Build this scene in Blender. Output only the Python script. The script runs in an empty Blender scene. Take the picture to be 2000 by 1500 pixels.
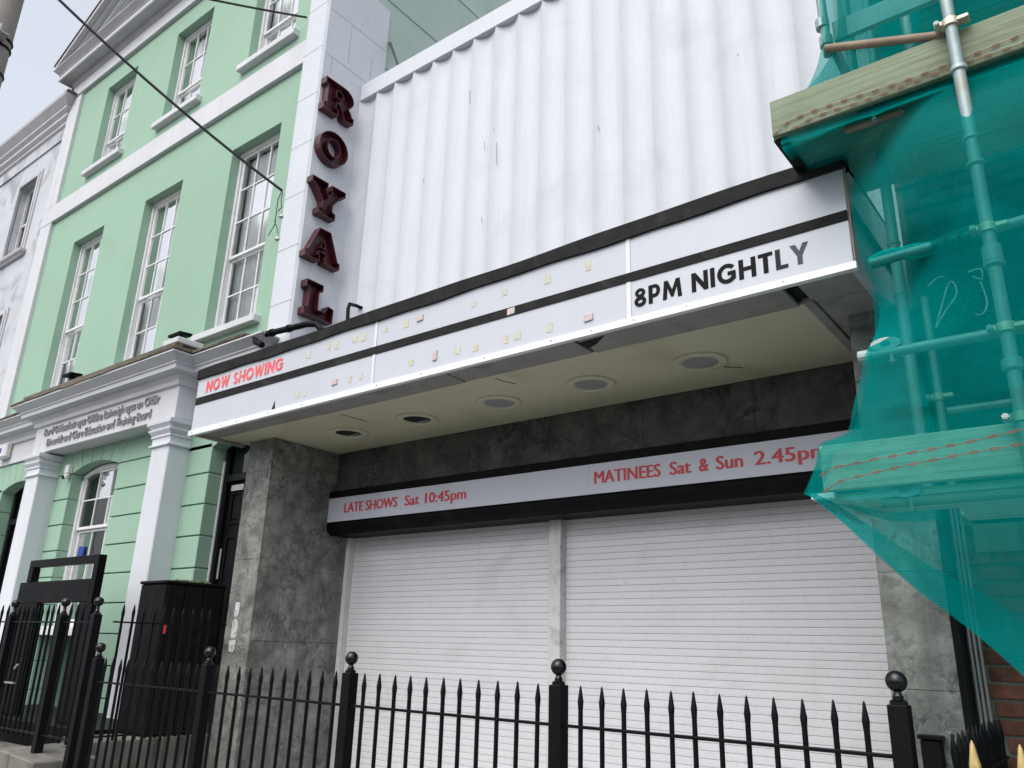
import bpy, bmesh, math, random
from mathutils import Vector, Matrix
random.seed(7)
R_ = random.random
sc = bpy.context.scene
COL = sc.collection
EYE = 1.6
# ------------------------------------------------------------------ camera
CR = ((0.79404498, 0.60724717, 0.02726609), (-0.17182195, 0.26725137, -0.94818454), (-0.58306928, 0.74821627, 0.316548))
FPX = 1556.757
cam = bpy.data.objects.new('camera', bpy.data.cameras.new('camera'))
COL.objects.link(cam); sc.camera = cam
cam.data.sensor_width = 36.0; cam.data.lens = 36.0 * FPX / 2000.0
cam.data.clip_start = 0.05; cam.data.clip_end = 2000
rt, dn, fw = (Vector(r) for r in CR)
m3 = Matrix((rt, -dn, -fw)).transposed()
cam.matrix_world = Matrix.Translation((0, 0, EYE)) @ m3.to_4x4()

# ------------------------------------------------------------------ world / light
world = bpy.data.worlds.new('World'); sc.world = world; world.use_nodes = True
wn = world.node_tree.nodes; wl = world.node_tree.links
sky = wn.new('ShaderNodeTexSky'); sky.sky_type = 'NISHITA'; sky.sun_disc = False
SUN_EL, SUN_AZ = math.radians(54), math.radians(0)      # azimuth measured from -Y (street side) towards -X
sun_dir = Vector((math.sin(SUN_AZ) * math.cos(SUN_EL), -math.cos(SUN_AZ) * math.cos(SUN_EL), math.sin(SUN_EL)))
sky.sun_elevation = SUN_EL
sky.sun_rotation = math.atan2(sun_dir.x, sun_dir.y)
sky.air_density = 1.0; sky.dust_density = 6.0; sky.ozone_density = 1.0
hs = wn.new('ShaderNodeHueSaturation'); hs.inputs['Saturation'].default_value = 0.44
bg = wn['Background']; bg.inputs['Strength'].default_value = 0.15
# soft overcast: faint, even cloud mottling over the whole dome
wtc = wn.new('ShaderNodeTexCoord'); wno = wn.new('ShaderNodeTexNoise'); wno.inputs['Scale'].default_value = 2.6; wno.inputs['Detail'].default_value = 5
wmr = wn.new('ShaderNodeMapRange'); wmr.inputs[1].default_value = .3; wmr.inputs[2].default_value = .7; wmr.inputs[3].default_value = .93; wmr.inputs[4].default_value = 1.07
wmx = wn.new('ShaderNodeVectorMath'); wmx.operation = 'SCALE'
wl.new(wtc.outputs['Generated'], wno.inputs['Vector']); wl.new(wno.outputs['Fac'], wmr.inputs[0])
wl.new(sky.outputs[0], hs.inputs['Color']); ovc = wn.new('ShaderNodeMix'); ovc.data_type = 'RGBA'; ovc.inputs[0].default_value = .5; ovc.inputs[7].default_value = (2.95, 3.12, 3.45, 1)   # even cloud deck
wl.new(hs.outputs[0], ovc.inputs[6]); wl.new(ovc.outputs[2], wmx.inputs[0]); wl.new(wmr.outputs[0], wmx.inputs['Scale']); wl.new(wmx.outputs[0], bg.inputs['Color'])
sl = bpy.data.lights.new('sun', 'SUN'); sl.energy = 1.1; sl.angle = math.radians(70); sl.color = (1.0, 0.985, 0.965)
so = bpy.data.objects.new('sun', sl); COL.objects.link(so)
so.rotation_euler = (-sun_dir).to_track_quat('-Z', 'Y').to_euler(); so.location = (-5, -10, 20)
sc.view_settings.view_transform = 'Standard'; sc.view_settings.look = 'None'
sc.view_settings.gamma = 1; sc.view_settings.exposure = 0.88
sc.view_settings.use_curve_mapping = False

# ------------------------------------------------------------------ photo pixel -> direction helpers
def ray(px, py):
    a, b = (px - 1000) / FPX, (py - 750) / FPX
    return rt * a + dn * b + fw
def PY(px, py, Y):
    d = ray(px, py); d = d * (Y / d.y); return Vector((d.x, d.y, d.z + EYE))
def PX(px, py, X):
    d = ray(px, py); d = d * (X / d.x); return Vector((d.x, d.y, d.z + EYE))
def PZ(px, py, z):
    d = ray(px, py); d = d * ((z - EYE) / d.z); return Vector((d.x, d.y, z))

# ------------------------------------------------------------------ materials
MATS = {}
def mat(name, col, rough=0.7, var=0.07, scale=2.0, bump=0.15, bscale=40, metal=0.0, stain=None, sscale=1.2, samt=0.5, sth=0.55,
        streak=None, stk_amt=0.4, stk_th=0.55, fine=0.0, fscale=90, spec=0.5, veins=(), grain=None):
    if name in MATS: return MATS[name]
    m = bpy.data.materials.new(name); m.use_nodes = True
    N, L = m.node_tree.nodes, m.node_tree.links
    b = N['Principled BSDF']; b.inputs['Roughness'].default_value = rough; b.inputs['Metallic'].default_value = metal
    b.inputs['Specular IOR Level'].default_value = spec
    g = N.new('ShaderNodeNewGeometry')
    def noise(sc_, det=6, vec=None, dist=0.0):
        n = N.new('ShaderNodeTexNoise'); n.inputs['Scale'].default_value = sc_; n.inputs['Detail'].default_value = det
        n.inputs['Distortion'].default_value = dist
        L.new(vec if vec else g.outputs['Position'], n.inputs['Vector']); return n.outputs['Fac']
    def ramp(v, lo, hi):
        r = N.new('ShaderNodeMapRange'); r.inputs[1].default_value = lo; r.inputs[2].default_value = hi; r.clamp = True
        L.new(v, r.inputs[0]); return r.outputs[0]
    def mix(f, a, c):
        x = N.new('ShaderNodeMix'); x.data_type = 'RGBA'
        L.new(f, x.inputs[0])
        for s, i in ((a, 6), (c, 7)):
            if isinstance(s, tuple): x.inputs[i].default_value = s + (1,) if len(s) == 3 else s
            else: L.new(s, x.inputs[i])
        return x.outputs[2]
    def mul(v, k):
        x = N.new('ShaderNodeMath'); x.operation = 'MULTIPLY'; L.new(v, x.inputs[0]); x.inputs[1].default_value = k; return x.outputs[0]
    lo = tuple(max(0, c * (1 - var)) for c in col); hi = tuple(min(1, c * (1 + var)) for c in col)
    c = mix(ramp(noise(scale), .3, .7), lo, hi)
    if fine:
        f = mul(ramp(noise(fscale, 4), .55, .75), fine)
        c = mix(f, c, tuple(x * .35 for x in col))
    if stain:
        c = mix(mul(ramp(noise(sscale, 9, None, 1.2), sth, sth + .18), samt), c, stain)
    if grain:
        mg = N.new('ShaderNodeMapping'); mg.inputs['Scale'].default_value = (.9, 26, 26); L.new(g.outputs['Position'], mg.inputs['Vector'])
        c = mix(mul(ramp(noise(1.5, 6, mg.outputs[0], .8), .45, .7), .75), c, grain)
        kn = N.new('ShaderNodeMapping'); kn.inputs['Scale'].default_value = (2.2, 7, 7); L.new(g.outputs['Position'], kn.inputs['Vector'])
        c = mix(mul(ramp(noise(1.2, 3, kn.outputs[0], .4), .66, .74), .6), c, tuple(x * .6 for x in grain))
    for vc, vs_, va, vw in veins:
        v_ = noise(vs_, 9, None, 1.6)
        sb = N.new('ShaderNodeMath'); sb.operation = 'SUBTRACT'; L.new(v_, sb.inputs[0]); sb.inputs[1].default_value = .5
        ab_ = N.new('ShaderNodeMath'); ab_.operation = 'ABSOLUTE'; L.new(sb.outputs[0], ab_.inputs[0])
        md = N.new('ShaderNodeMath'); md.operation = 'MULTIPLY'; L.new(ramp(ab_.outputs[0], vw, 0.0), md.inputs[0]); L.new(ramp(noise(vs_ * .45, 4), .42, .62), md.inputs[1])
        c = mix(mul(md.outputs[0], va), c, vc)
    if streak:
        mp = N.new('ShaderNodeMapping'); mp.inputs['Scale'].default_value = (7, 7, .35)
        L.new(g.outputs['Position'], mp.inputs['Vector'])
        c = mix(mul(ramp(noise(1.6, 8, mp.outputs[0]), stk_th, stk_th + .2), stk_amt), c, streak)
    L.new(c, b.inputs['Base Color'])
    if bump:
        bp = N.new('ShaderNodeBump'); bp.inputs['Strength'].default_value = bump; bp.inputs['Distance'].default_value = .01
        L.new(noise(bscale, 8), bp.inputs['Height']); L.new(bp.outputs[0], b.inputs['Normal'])
    MATS[name] = m; return m

GREEN = mat('green_render', (.275, .43, .328), .85, .035, .6, .18, 22, stain=(.245, .38, .295), sscale=.7, samt=.45, streak=(.245, .375, .29), stk_amt=.3)
GROOVE = mat('green_groove', (.17, .30, .22), .9, .06, 3, .1)
SAGE = mat('sage_render', (.40, .50, .455), .9, .06, .8, .12, 18, stain=(.26, .36, .31), sscale=.9, samt=.4)
WHITE = mat('white_masonry', (.59, .615, .655), .8, .03, 1.5, .25, 30, stain=(.50, .51, .52), sscale=1.1, samt=.3, streak=(.46, .46, .46), stk_amt=.25)
TRIM = mat('white_trim', (.565, .575, .605), .7, .04, 2, .12, 30, stain=(.50, .49, .49), sscale=1.8, samt=.35, streak=(.42, .42, .42), stk_amt=.3)
CORN = mat('cornice_paint', (.48, .475, .50), .75, .07, 2.5, .15, 30, stain=(.33, .33, .33), sscale=2.2, samt=.4)
FIN = mat('fin_paint', (.57, .60, .645), .75, .03, 1.2, .35, 14, stain=(.38, .39, .38), sscale=2.4, samt=.6, sth=.66, streak=(.47, .48, .48), stk_amt=.35, stk_th=.6, fine=.25, fscale=30)
FLUTE = mat('fluted_paint', (.57, .60, .645), .7, .025, 1.0, .12, 12, stain=(.47, .495, .53), sscale=1.0, samt=.45, streak=(.44, .46, .48), stk_amt=.3, fine=.06, fscale=14)
SASH = mat('sash_paint', (.70, .70, .71), .5, .04, 4, .1, 40, stain=(.42, .41, .40), sscale=5, samt=.4)
GREYW = mat('peeling_grey', (.50, .52, .56), .9, .09, 1.5, .35, 20, stain=(.24, .26, .29), sscale=1.3, samt=.75, sth=.5, streak=(.33, .35, .38), stk_amt=.4)
SLATE = mat('mossy_slate', (.125, .105, .088), .9, .3, 9, .4, 40, stain=(.13, .12, .045), sscale=5, samt=.7, sth=.5)
BLACK = mat('black_gloss_paint', (.003, .0033, .0045), .38, .2, 6, .12, 50, stain=(.010, .010, .011), sscale=7, samt=.5, sth=.6, spec=.16)
FINB = mat('black_enamel', (.003, .0033, .0045), .16, .2, 6, .08, 30, spec=.45)
BLACKM = mat('black_matt', (.005, .005, .0065), .5, .2, 5, .2, 40, stain=(.015, .016, .011), sscale=3, samt=.5, streak=(.014, .016, .010), stk_amt=.4, spec=.1)
FELT = mat('black_felt', (.014, .0135, .014), .8, .3, 6, .6, 18, stain=(.05, .048, .047), sscale=4, samt=.5, spec=.2)
ACRYL = mat('white_acrylic', (.49, .515, .565), .25, .02, .8, .0, stain=(.44, .455, .49), sscale=1.4, samt=.3, streak=(.43, .44, .46), stk_amt=.2)
SIGNF = mat('sign_acrylic', (.56, .575, .66), .2, .02, .8, .0, stain=(.45, .46, .52), sscale=1.4, samt=.25)
ALU = mat('aluminium_trim', (.80, .81, .84), .35, .04, 4, .05, 60, metal=.15, stain=(.5, .5, .5), sscale=5, samt=.35)
BOARD = mat('grey_ply_board', (.30, .29, .275), .85, .12, 3, .35, 25, stain=(.13, .125, .12), sscale=2.2, samt=.6, streak=(.2, .2, .2), stk_amt=.3)
CREAM = mat('cream_soffit', (.60, .59, .43), .6, .04, 1.2, .06, 30, stain=(.42, .41, .28), sscale=1.1, samt=.45)
LENS = mat('frosted_lens', (.36, .35, .38), .3, .08, 8, .05)
HOLE = mat('dark_void', (.006, .006, .006), .9, .1, 3, .0)
RED = mat('red_vinyl', (.62, .045, .055), .4, .06, 6, .0)
REDF = mat('faded_red_vinyl', (.72, .085, .10), .45, .12, 10, .0, stain=(.80, .36, .33), sscale=7, samt=.6)
BLKV = mat('black_vinyl', (.0045, .0045, .0055), .6, .1, 5, .0, spec=.12)
GRYV = mat('faded_vinyl', (.085, .085, .10), .6, .1, 5, .0, spec=.12)
GRYV2 = mat('half_faded_vinyl', (.028, .028, .032), .6, .1, 5, .0, spec=.12)
MAROON = mat('maroon_metal', (.062, .0065, .013), .42, .2, 5, .12, 30, stain=(.018, .008, .008), sscale=6, samt=.8, sth=.5)
MAROOND = mat('maroon_recess', (.035, .006, .012), .6, .2, 5, .1, 30)
TAPE = mat('old_tape', (.50, .49, .39), .7, .1, 20, .1)
FOAM = mat('foam_pad', (.52, .44, .42), .8, .1, 20, .1)
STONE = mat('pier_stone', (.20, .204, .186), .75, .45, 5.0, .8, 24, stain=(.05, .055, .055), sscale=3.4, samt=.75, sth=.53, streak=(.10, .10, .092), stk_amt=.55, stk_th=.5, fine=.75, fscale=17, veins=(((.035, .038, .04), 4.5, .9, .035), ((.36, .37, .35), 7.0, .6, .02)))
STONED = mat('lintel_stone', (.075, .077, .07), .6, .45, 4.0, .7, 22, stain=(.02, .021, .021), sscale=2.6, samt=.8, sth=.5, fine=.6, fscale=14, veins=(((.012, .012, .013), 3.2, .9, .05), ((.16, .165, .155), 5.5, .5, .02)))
MORT = mat('stone_joint', (.06, .06, .055), .9, .1, 5, .1)
SHUT = mat('shutter_paint', (.67, .675, .70), .45, .03, 1.5, .1, 50, stain=(.46, .45, .44), sscale=1.3, samt=.35, streak=(.40, .39, .38), stk_amt=.14, stk_th=.6, fine=.16, fscale=26)
SHUTJ = mat('shutter_joint', (.14, .14, .14), .8, .2, 3, .0)
POSTW = mat('worn_post', (.60, .60, .59), .6, .06, 2, .2, 40, stain=(.30, .29, .27), sscale=4, samt=.6, streak=(.3, .29, .27), stk_amt=.5)
GALV = mat('galvanised_tube', (.27, .345, .345), .5, .12, 7, .2, 50, metal=.35, stain=(.30, .25, .19), sscale=5, samt=.5)  # teal cast from the netting is put into the steel colour
RUST = mat('rusty_steel', (.26, .20, .15), .7, .25, 6, .3, 40, metal=.2)
CLAMP = mat('zinc_coupler', (.52, .49, .38), .4, .15, 12, .2, 60, metal=.5)
TOEW = mat('treated_timber', (.215, .26, .18), .85, .12, 3, .35, 30, stain=(.14, .17, .12), sscale=3, samt=.4, grain=(.12, .135, .085))  # green cast of light through the netting mixed into the timber colour
WOOD = mat('scaffold_timber', (.60, .57, .47), .85, .12, 3, .35, 30, stain=(.42, .40, .32), sscale=3, samt=.5, grain=(.36, .33, .25))
CHAINM = mat('rusty_eyelets', (.20, .075, .05), .7, .25, 20, .2)
BRICK = mat('dark_brick', (.13, .046, .030), .9, .5, 6, .6, 50, stain=(.035, .028, .024), sscale=3, samt=.7, sth=.5)
MORTAR = mat('lime_mortar', (.14, .13, .11), .95, .2, 10, .4, 50)
BSTONE = mat('limestone', (.16, .153, .135), .85, .2, 4, .35, 30, stain=(.05, .05, .035), sscale=3, samt=.6, streak=(.03, .035, .02), stk_amt=.8, stk_th=.5)
PAVE = mat('paving', (.20, .20, .195), .85, .15, 1.5, .3, 40, stain=(.11, .11, .11), sscale=.8, samt=.5)
ASPH = mat('asphalt', (.05, .05, .052), .9, .2, 3, .5, 80)
CABLE = mat('black_cable', (.012, .012, .013), .5, .1, 5, .0)
LETT = mat('grey_lettering', (.30, .30, .31), .35, .1, 6, .0, metal=.3)
PLASTW = mat('white_plastic', (.66, .66, .67), .4, .05, 5, .0)
POLEM = mat('pole_timber', (.22, .20, .185), .85, .15, 4, .3, 30)
LEAF = mat('weed_leaf', (.05, .07, .03), .8, .3, 10, .0)
GOLD = mat('gold_paint', (.48, .35, .14), .5, .2, 14, .2, 40, metal=.3, stain=(.16, .12, .07), sscale=14, samt=.7)
BLIND = mat('net_curtain', (.88, .89, .90), .9, .05, 2, .2, 8)
ROOM = mat('dim_room', (.22, .23, .22), .9, .2, 1.5, .0)
BLUEP = mat('blue_poster', (.02, .05, .28), .5, .2, 12, .0)
PAPER = mat('torn_paper', (.55, .56, .57), .7, .1, 20, .1, stain=(.2, .2, .2), sscale=14, samt=.8, sth=.5)
REDP = mat('red_sticker', (.6, .03, .04), .5, .05, 5, .0)
CONDM = mat('dull_conduit', (.17, .17, .175), .5, .1, 5, .0)
GREYM = mat('grey_metal', (.40, .40, .41), .4, .08, 5, .0, metal=.5)

def glass_mat():
    m = bpy.data.materials.new('window_glass'); m.use_nodes = True
    N, L = m.node_tree.nodes, m.node_tree.links; N.remove(N['Principled BSDF'])
    t = N.new('ShaderNodeBsdfTransparent'); t.inputs[0].default_value = (.86, .90, .90, 1)
    gl = N.new('ShaderNodeBsdfGlossy'); gl.inputs['Roughness'].default_value = .02
    f = N.new('ShaderNodeFresnel'); f.inputs['IOR'].default_value = 1.75
    n = N.new('ShaderNodeTexNoise'); n.inputs['Scale'].default_value = 3.0
    b = N.new('ShaderNodeBump'); b.inputs['Strength'].default_value = .06; b.inputs['Distance'].default_value = .02
    L.new(n.outputs[0], b.inputs['Height']); L.new(b.outputs[0], gl.inputs['Normal'])
    x = N.new('ShaderNodeMixShader'); L.new(f.outputs[0], x.inputs[0]); L.new(t.outputs[0], x.inputs[1]); L.new(gl.outputs[0], x.inputs[2])
    L.new(x.outputs[0], N['Material Output'].inputs[0]); return m
GLASS = glass_mat()

def net_mat():
    m = bpy.data.materials.new('debris_net'); m.use_nodes = True
    N, L = m.node_tree.nodes, m.node_tree.links; N.remove(N['Principled BSDF'])
    g = N.new('ShaderNodeNewGeometry')
    d = N.new('ShaderNodeBsdfDiffuse'); d.inputs[0].default_value = (.0, .25, .24, 1)
    tl = N.new('ShaderNodeBsdfTranslucent'); tl.inputs[0].default_value = (.0, .49, .45, 1)
    s = N.new('ShaderNodeMixShader'); s.inputs[0].default_value = .45
    L.new(d.outputs[0], s.inputs[1]); L.new(tl.outputs[0], s.inputs[2])
    t = N.new('ShaderNodeBsdfTransparent'); t.inputs[0].default_value = (.60, .94, .92, 1)
    w = N.new('ShaderNodeTexWave'); w.bands_direction = 'Z'; w.inputs['Scale'].default_value = 26; w.inputs['Distortion'].default_value = 1.2
    w.inputs['Detail'].default_value = 2; w.inputs['Detail Scale'].default_value = .6
    n = N.new('ShaderNodeTexNoise'); n.inputs['Scale'].default_value = 3.0; n.inputs['Detail'].default_value = 7; n.inputs['Distortion'].default_value = .8
    L.new(g.outputs['Position'], w.inputs['Vector']); L.new(g.outputs['Position'], n.inputs['Vector'])
    a = N.new('ShaderNodeMath'); a.operation = 'MULTIPLY_ADD'; L.new(w.outputs['Fac'], a.inputs[0]); a.inputs[1].default_value = .07; a.inputs[2].default_value = .30
    a2 = N.new('ShaderNodeMath'); a2.operation = 'MULTIPLY_ADD'; L.new(n.outputs['Fac'], a2.inputs[0]); a2.inputs[1].default_value = .26; L.new(a.outputs[0], a2.inputs[2])
    # seen edge-on the weave closes up
    lw = N.new('ShaderNodeLayerWeight'); lw.inputs[0].default_value = .35
    a3 = N.new('ShaderNodeMath'); a3.operation = 'MULTIPLY_ADD'; a3.use_clamp = True
    L.new(lw.outputs['Facing'], a3.inputs[0]); a3.inputs[1].default_value = .30; L.new(a2.outputs[0], a3.inputs[2])
    x = N.new('ShaderNodeMixShader'); L.new(a3.outputs[0], x.inputs[0]); L.new(t.outputs[0], x.inputs[1]); L.new(s.outputs[0], x.inputs[2])
    L.new(x.outputs[0], N['Material Output'].inputs[0]); return m
NET = net_mat()

# ------------------------------------------------------------------ mesh building
class MB:
    def __init__(s): s.v = []; s.f = []
    def add(s, vs, fs):
        o = len(s.v); s.v += [tuple(p) for p in vs]; s.f += [tuple(i + o for i in f) for f in fs]; return s
    def box(s, x0, x1, y0, y1, z0, z1):
        v = [(x, y, z) for x in (x0, x1) for y in (y0, y1) for z in (z0, z1)]
        return s.add(v, [(0, 1, 3, 2), (4, 6, 7, 5), (0, 4, 5, 1), (2, 3, 7, 6), (0, 2, 6, 4), (1, 5, 7, 3)])
    def hexa(s, b, t):       # bottom quad, top quad (ccw from above)
        return s.add(list(b) + list(t), [(3, 2, 1, 0), (4, 5, 6, 7), (0, 1, 5, 4), (1, 2, 6, 5), (2, 3, 7, 6), (3, 0, 4, 7)])
    def bar(s, a, b, w, h, up=(0, 0, 1)):   # rectangular bar between two points
        a, b = Vector(a), Vector(b); d = (b - a).normalized(); up = Vector(up)
        sx = d.cross(up)
        if sx.length < 1e-5: sx = d.cross(Vector((0, 1, 0)))
        sx.normalize(); u = sx.cross(d).normalized()
        q = [(-w / 2, -h / 2), (w / 2, -h / 2), (w / 2, h / 2), (-w / 2, h / 2)]
        v = [a + sx * i + u * j for i, j in q] + [b + sx * i + u * j for i, j in q]
        return s.add(v, [(3, 2, 1, 0), (4, 5, 6, 7), (0, 1, 5, 4), (1, 2, 6, 5), (2, 3, 7, 6), (3, 0, 4, 7)])
    def tube(s, pts, r, n=10, cap=True):
        pts = [Vector(p) for p in pts]; rs = r if isinstance(r, (list, tuple)) else [r] * len(pts)
        rings = []; prev = None
        for i, p in enumerate(pts):
            d = (pts[min(i + 1, len(pts) - 1)] - pts[max(i - 1, 0)]).normalized()
            if prev is None: a = d.orthogonal().normalized()
            else:
                a = (prev - d * prev.dot(d)).normalized()
            prev = a; b = d.cross(a)
            rings.append([p + (a * math.cos(2 * math.pi * k / n) + b * math.sin(2 * math.pi * k / n)) * rs[i] for k in range(n)])
        v = [q for rg in rings for q in rg]; f = []
        for i in range(len(pts) - 1):
            for k in range(n):
                f.append((i * n + k, i * n + (k + 1) % n, (i + 1) * n + (k + 1) % n, (i + 1) * n + k))
        if cap: f.append(tuple(range(n - 1, -1, -1))); f.append(tuple((len(pts) - 1) * n + k for k in range(n)))
        return s.add(v, f)
    def lathe(s, prof, c=(0, 0, 0), n=14):    # profile [(r, z)] about vertical axis
        v = []; f = []
        for r, z in prof:
            for k in range(n):
                a = 2 * math.pi * k / n; v.append((c[0] + r * math.cos(a), c[1] + r * math.sin(a), c[2] + z))
        for i in range(len(prof) - 1):
            for k in range(n):
                f.append((i * n + k, i * n + (k + 1) % n, (i + 1) * n + (k + 1) % n, (i + 1) * n + k))
        f.append(tuple(range(n - 1, -1, -1))); f.append(tuple((len(prof) - 1) * n + k for k in range(n)))
        return s.add(v, f)
    def poly_prism(s, pts, axis, a0, a1):   # 2D polygon extruded; axis 'x': pts=(y,z); 'y': pts=(x,z)
        def mk(p, a): return (a, p[0], p[1]) if axis == 'x' else (p[0], a, p[1])
        n = len(pts); v = [mk(p, a0) for p in pts] + [mk(p, a1) for p in pts]
        f = [tuple(range(n)), tuple(range(2 * n - 1, n - 1, -1))]
        f += [(i, (i + 1) % n, n + (i + 1) % n, n + i) for i in range(n)]
        return s.add(v, f)
    def moulding(s, x0, x1, yf, yb, prof):   # profile [(offset, z)] going up; front, left and right mitred faces
        v = []; f = []
        for o, z in prof: v += [(x0 - o, yb, z), (x0 - o, yf - o, z), (x1 + o, yf - o, z), (x1 + o, yb, z)]
        for i in range(len(prof) - 1):
            a, b = i * 4, i * 4 + 4
            f += [(a, a + 1, b + 1, b), (a + 1, a + 2, b + 2, b + 1), (a + 2, a + 3, b + 3, b + 2), (a + 3, a, b, b + 3)]
        k = (len(prof) - 1) * 4; f += [(3, 2, 1, 0), (k, k + 1, k + 2, k + 3)]
        return s.add(v, f)
    def build(s, name, m, parent=None, bevel=0.0, smooth=False, loc=None):
        org = Vector(parent['_o']) if parent is not None and '_o' in parent else Vector((0, 0, 0))
        if loc is None: off = org
        else: off = Vector(loc)
        me = bpy.data.meshes.new(name)
        me.from_pydata([(x - off.x, y - off.y, z - off.z) for x, y, z in s.v], [], s.f)
        bm = bmesh.new(); bm.from_mesh(me); bmesh.ops.recalc_face_normals(bm, faces=bm.faces)
        if bevel:
            bmesh.ops.remove_doubles(bm, verts=bm.verts, dist=1e-5)
            es = [e for e in bm.edges if len(e.link_faces) == 2 and e.calc_face_angle(0) > .5]
            bmesh.ops.bevel(bm, geom=es, offset=bevel, segments=1, affect='EDGES', clamp_overlap=True)
        bm.to_mesh(me); bm.free()
        if smooth:
            for p in me.polygons: p.use_smooth = True
            me.set_sharp_from_angle(angle=math.radians(42))
        me.materials.append(m)
        return link(name, me, parent, off - org if loc is not None else Vector((0, 0, 0)), off)
def link(name, me, parent=None, local=(0, 0, 0), org=(0, 0, 0)):
    o = bpy.data.objects.new(name, me); COL.objects.link(o); o['_o'] = tuple(org)
    if parent is not None: o.parent = parent; o.location = local
    else: o.location = org if Vector(org).length else (0, 0, 0)
    return o
def copy_at(src, parent, dloc):       # copy sharing mesh, moved by dloc (parent space), with children
    c = src.copy(); COL.objects.link(c); c.parent = parent; c.location = Vector(src.location) + Vector(dloc)
    for ch in src.children:
        k = ch.copy(); COL.objects.link(k); k.parent = c
    return c
def thing(name, label, cat, loc, group=None):
    o = bpy.data.objects.new(name, None); COL.objects.link(o); o.location = loc; o['_o'] = tuple(loc)
    o.empty_display_size = .2
    return tag(o, label, cat, group)
def tag(o, label, cat, group=None):
    o['label'] = label; o['category'] = cat
    if group: o['group'] = group
    return o
def structure(o): o['kind'] = 'structure'; return o
def B(name, m, parent, *boxes, bevel=0.0):
    mb = MB()
    for b in boxes: mb.box(*b)
    return mb.build(name, m, parent, bevel)
def holed_wall(x0, x1, z0, z1, holes, yf, yb):
    xs = sorted({x0, x1, *[h[0] for h in holes], *[h[1] for h in holes]}); zs = sorted({z0, z1, *[h[2] for h in holes], *[h[3] for h in holes]})
    mb = MB()
    for a, b in zip(xs, xs[1:]):
        for c, d in zip(zs, zs[1:]):
            if any(h[0] - 1e-6 <= a and b <= h[1] + 1e-6 and h[2] - 1e-6 <= c and d <= h[3] + 1e-6 for h in holes): continue
            mb.add([(a, yf, c), (b, yf, c), (b, yf, d), (a, yf, d)], [(0, 1, 2, 3)])
    for a, b, c, d in holes:
        mb.add([(a, yf, c), (a, yb, c), (a, yb, d), (a, yf, d)], [(0, 1, 2, 3)]); mb.add([(b, yf, c), (b, yb, c), (b, yb, d), (b, yf, d)], [(0, 3, 2, 1)])
        mb.add([(a, yf, d), (b, yf, d), (b, yb, d), (a, yb, d)], [(0, 1, 2, 3)]); mb.add([(a, yf, c), (b, yf, c), (b, yb, c), (a, yb, c)], [(0, 3, 2, 1)])
    mb.add([(x0, yf, z0), (x0, yf + .4, z0), (x0, yf + .4, z1), (x0, yf, z1)], [(0, 3, 2, 1)])
    return mb
def text_mesh(body, size, m, name, parent, origin, ux, uz, thick=.004, fit=None, offset=0.0, split=False, shifts=(0.0,)):
    """lettering: Blender's built-in typeface laid on a plane (origin, right vector, up vector); fit = width in metres"""
    c = bpy.data.curves.new('lettering', 'FONT'); c.body = body; c.size = 1; c.offset = offset; c.resolution_u = 3
    o = bpy.data.objects.new('lettering', c); COL.objects.link(o)
    bpy.context.view_layer.update()
    me = bpy.data.meshes.new_from_object(o.evaluated_get(bpy.context.evaluated_depsgraph_get()))
    bpy.data.objects.remove(o); bpy.data.curves.remove(c)
    xs = [v.co.x for v in me.vertices]; w = max(xs) - min(xs)
    kx = (fit / w) if fit else size; kz = size
    ux, uz, origin = Vector(ux).normalized(), Vector(uz).normalized(), Vector(origin); nrm = ux.cross(uz)
    x0 = min(xs)
    def emit(idx, polys, shifts):
        mb = MB(); ren = {v: i for i, v in enumerate(idx)}; n = len(idx)
        fs = [tuple(ren[v] for v in p) for p in polys]; cnt = {}
        for p in fs:
            for i in range(len(p)):
                q, r = p[i], p[(i + 1) % len(p)]; cnt.setdefault((min(q, r), max(q, r)), []).append((q, r))
        side = [(e[0][1], e[0][0], e[0][0] + n, e[0][1] + n) for e in cnt.values() if len(e) == 1]
        for k, sx in enumerate(shifts):
            pos = [origin + ux * ((me.vertices[v].co.x - x0) * kx + sx) + uz * (me.vertices[v].co.y * kz) for v in idx]
            mb.add([p + nrm * (thick + k * .0002) for p in pos] + pos, fs + side)
        return mb
    polys = [tuple(p.vertices) for p in me.polygons]
    if not split:
        o_ = emit(list(range(len(me.vertices))), polys, shifts).build(name, m, parent); o_['kind'] = 'stuff'
    else:
        par = list(range(len(me.vertices)))
        def find(q):
            while par[q] != q: par[q] = par[par[q]]; q = par[q]
            return q
        for p in polys:
            for v in p[1:]: par[find(v)] = find(p[0])
        isl = {}
        for p in polys: isl.setdefault(find(p[0]), []).append(p)
        gl = []
        for ps in isl.values():
            xs2 = [me.vertices[v].co.x for p in ps for v in p]; gl.append([min(xs2), max(xs2), ps])
        gl.sort(key=lambda t: t[0]); out = []
        for g_ in gl:
            if out and min(out[-1][1], g_[1]) - max(out[-1][0], g_[0]) > .5 * min(out[-1][1] - out[-1][0], g_[1] - g_[0]):
                out[-1] = [min(out[-1][0], g_[0]), max(out[-1][1], g_[1]), out[-1][2] + g_[2]]
            else: out.append(g_)
        for lo_, hi_, ps in out:
            emit(sorted({v for p in ps for v in p}), ps, shifts).build('letter', m, parent)
    bpy.data.meshes.remove(me)

# ------------------------------------------------------------------ setting: ground
g = MB(); g.box(-400, 400, -400, 400, -.6, -.12); structure(g.build('road', ASPH))
g = MB(); g.box(-60, 40, .55, 60, -.3, 0); structure(g.build('pavement', PAVE))
g = MB()
for i in range(60): g.box(-40 + i * 1.2, -40 + i * 1.2 + 1.19, .3, .55, -.3, .012)
structure(g.build('kerb', BSTONE))

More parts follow.
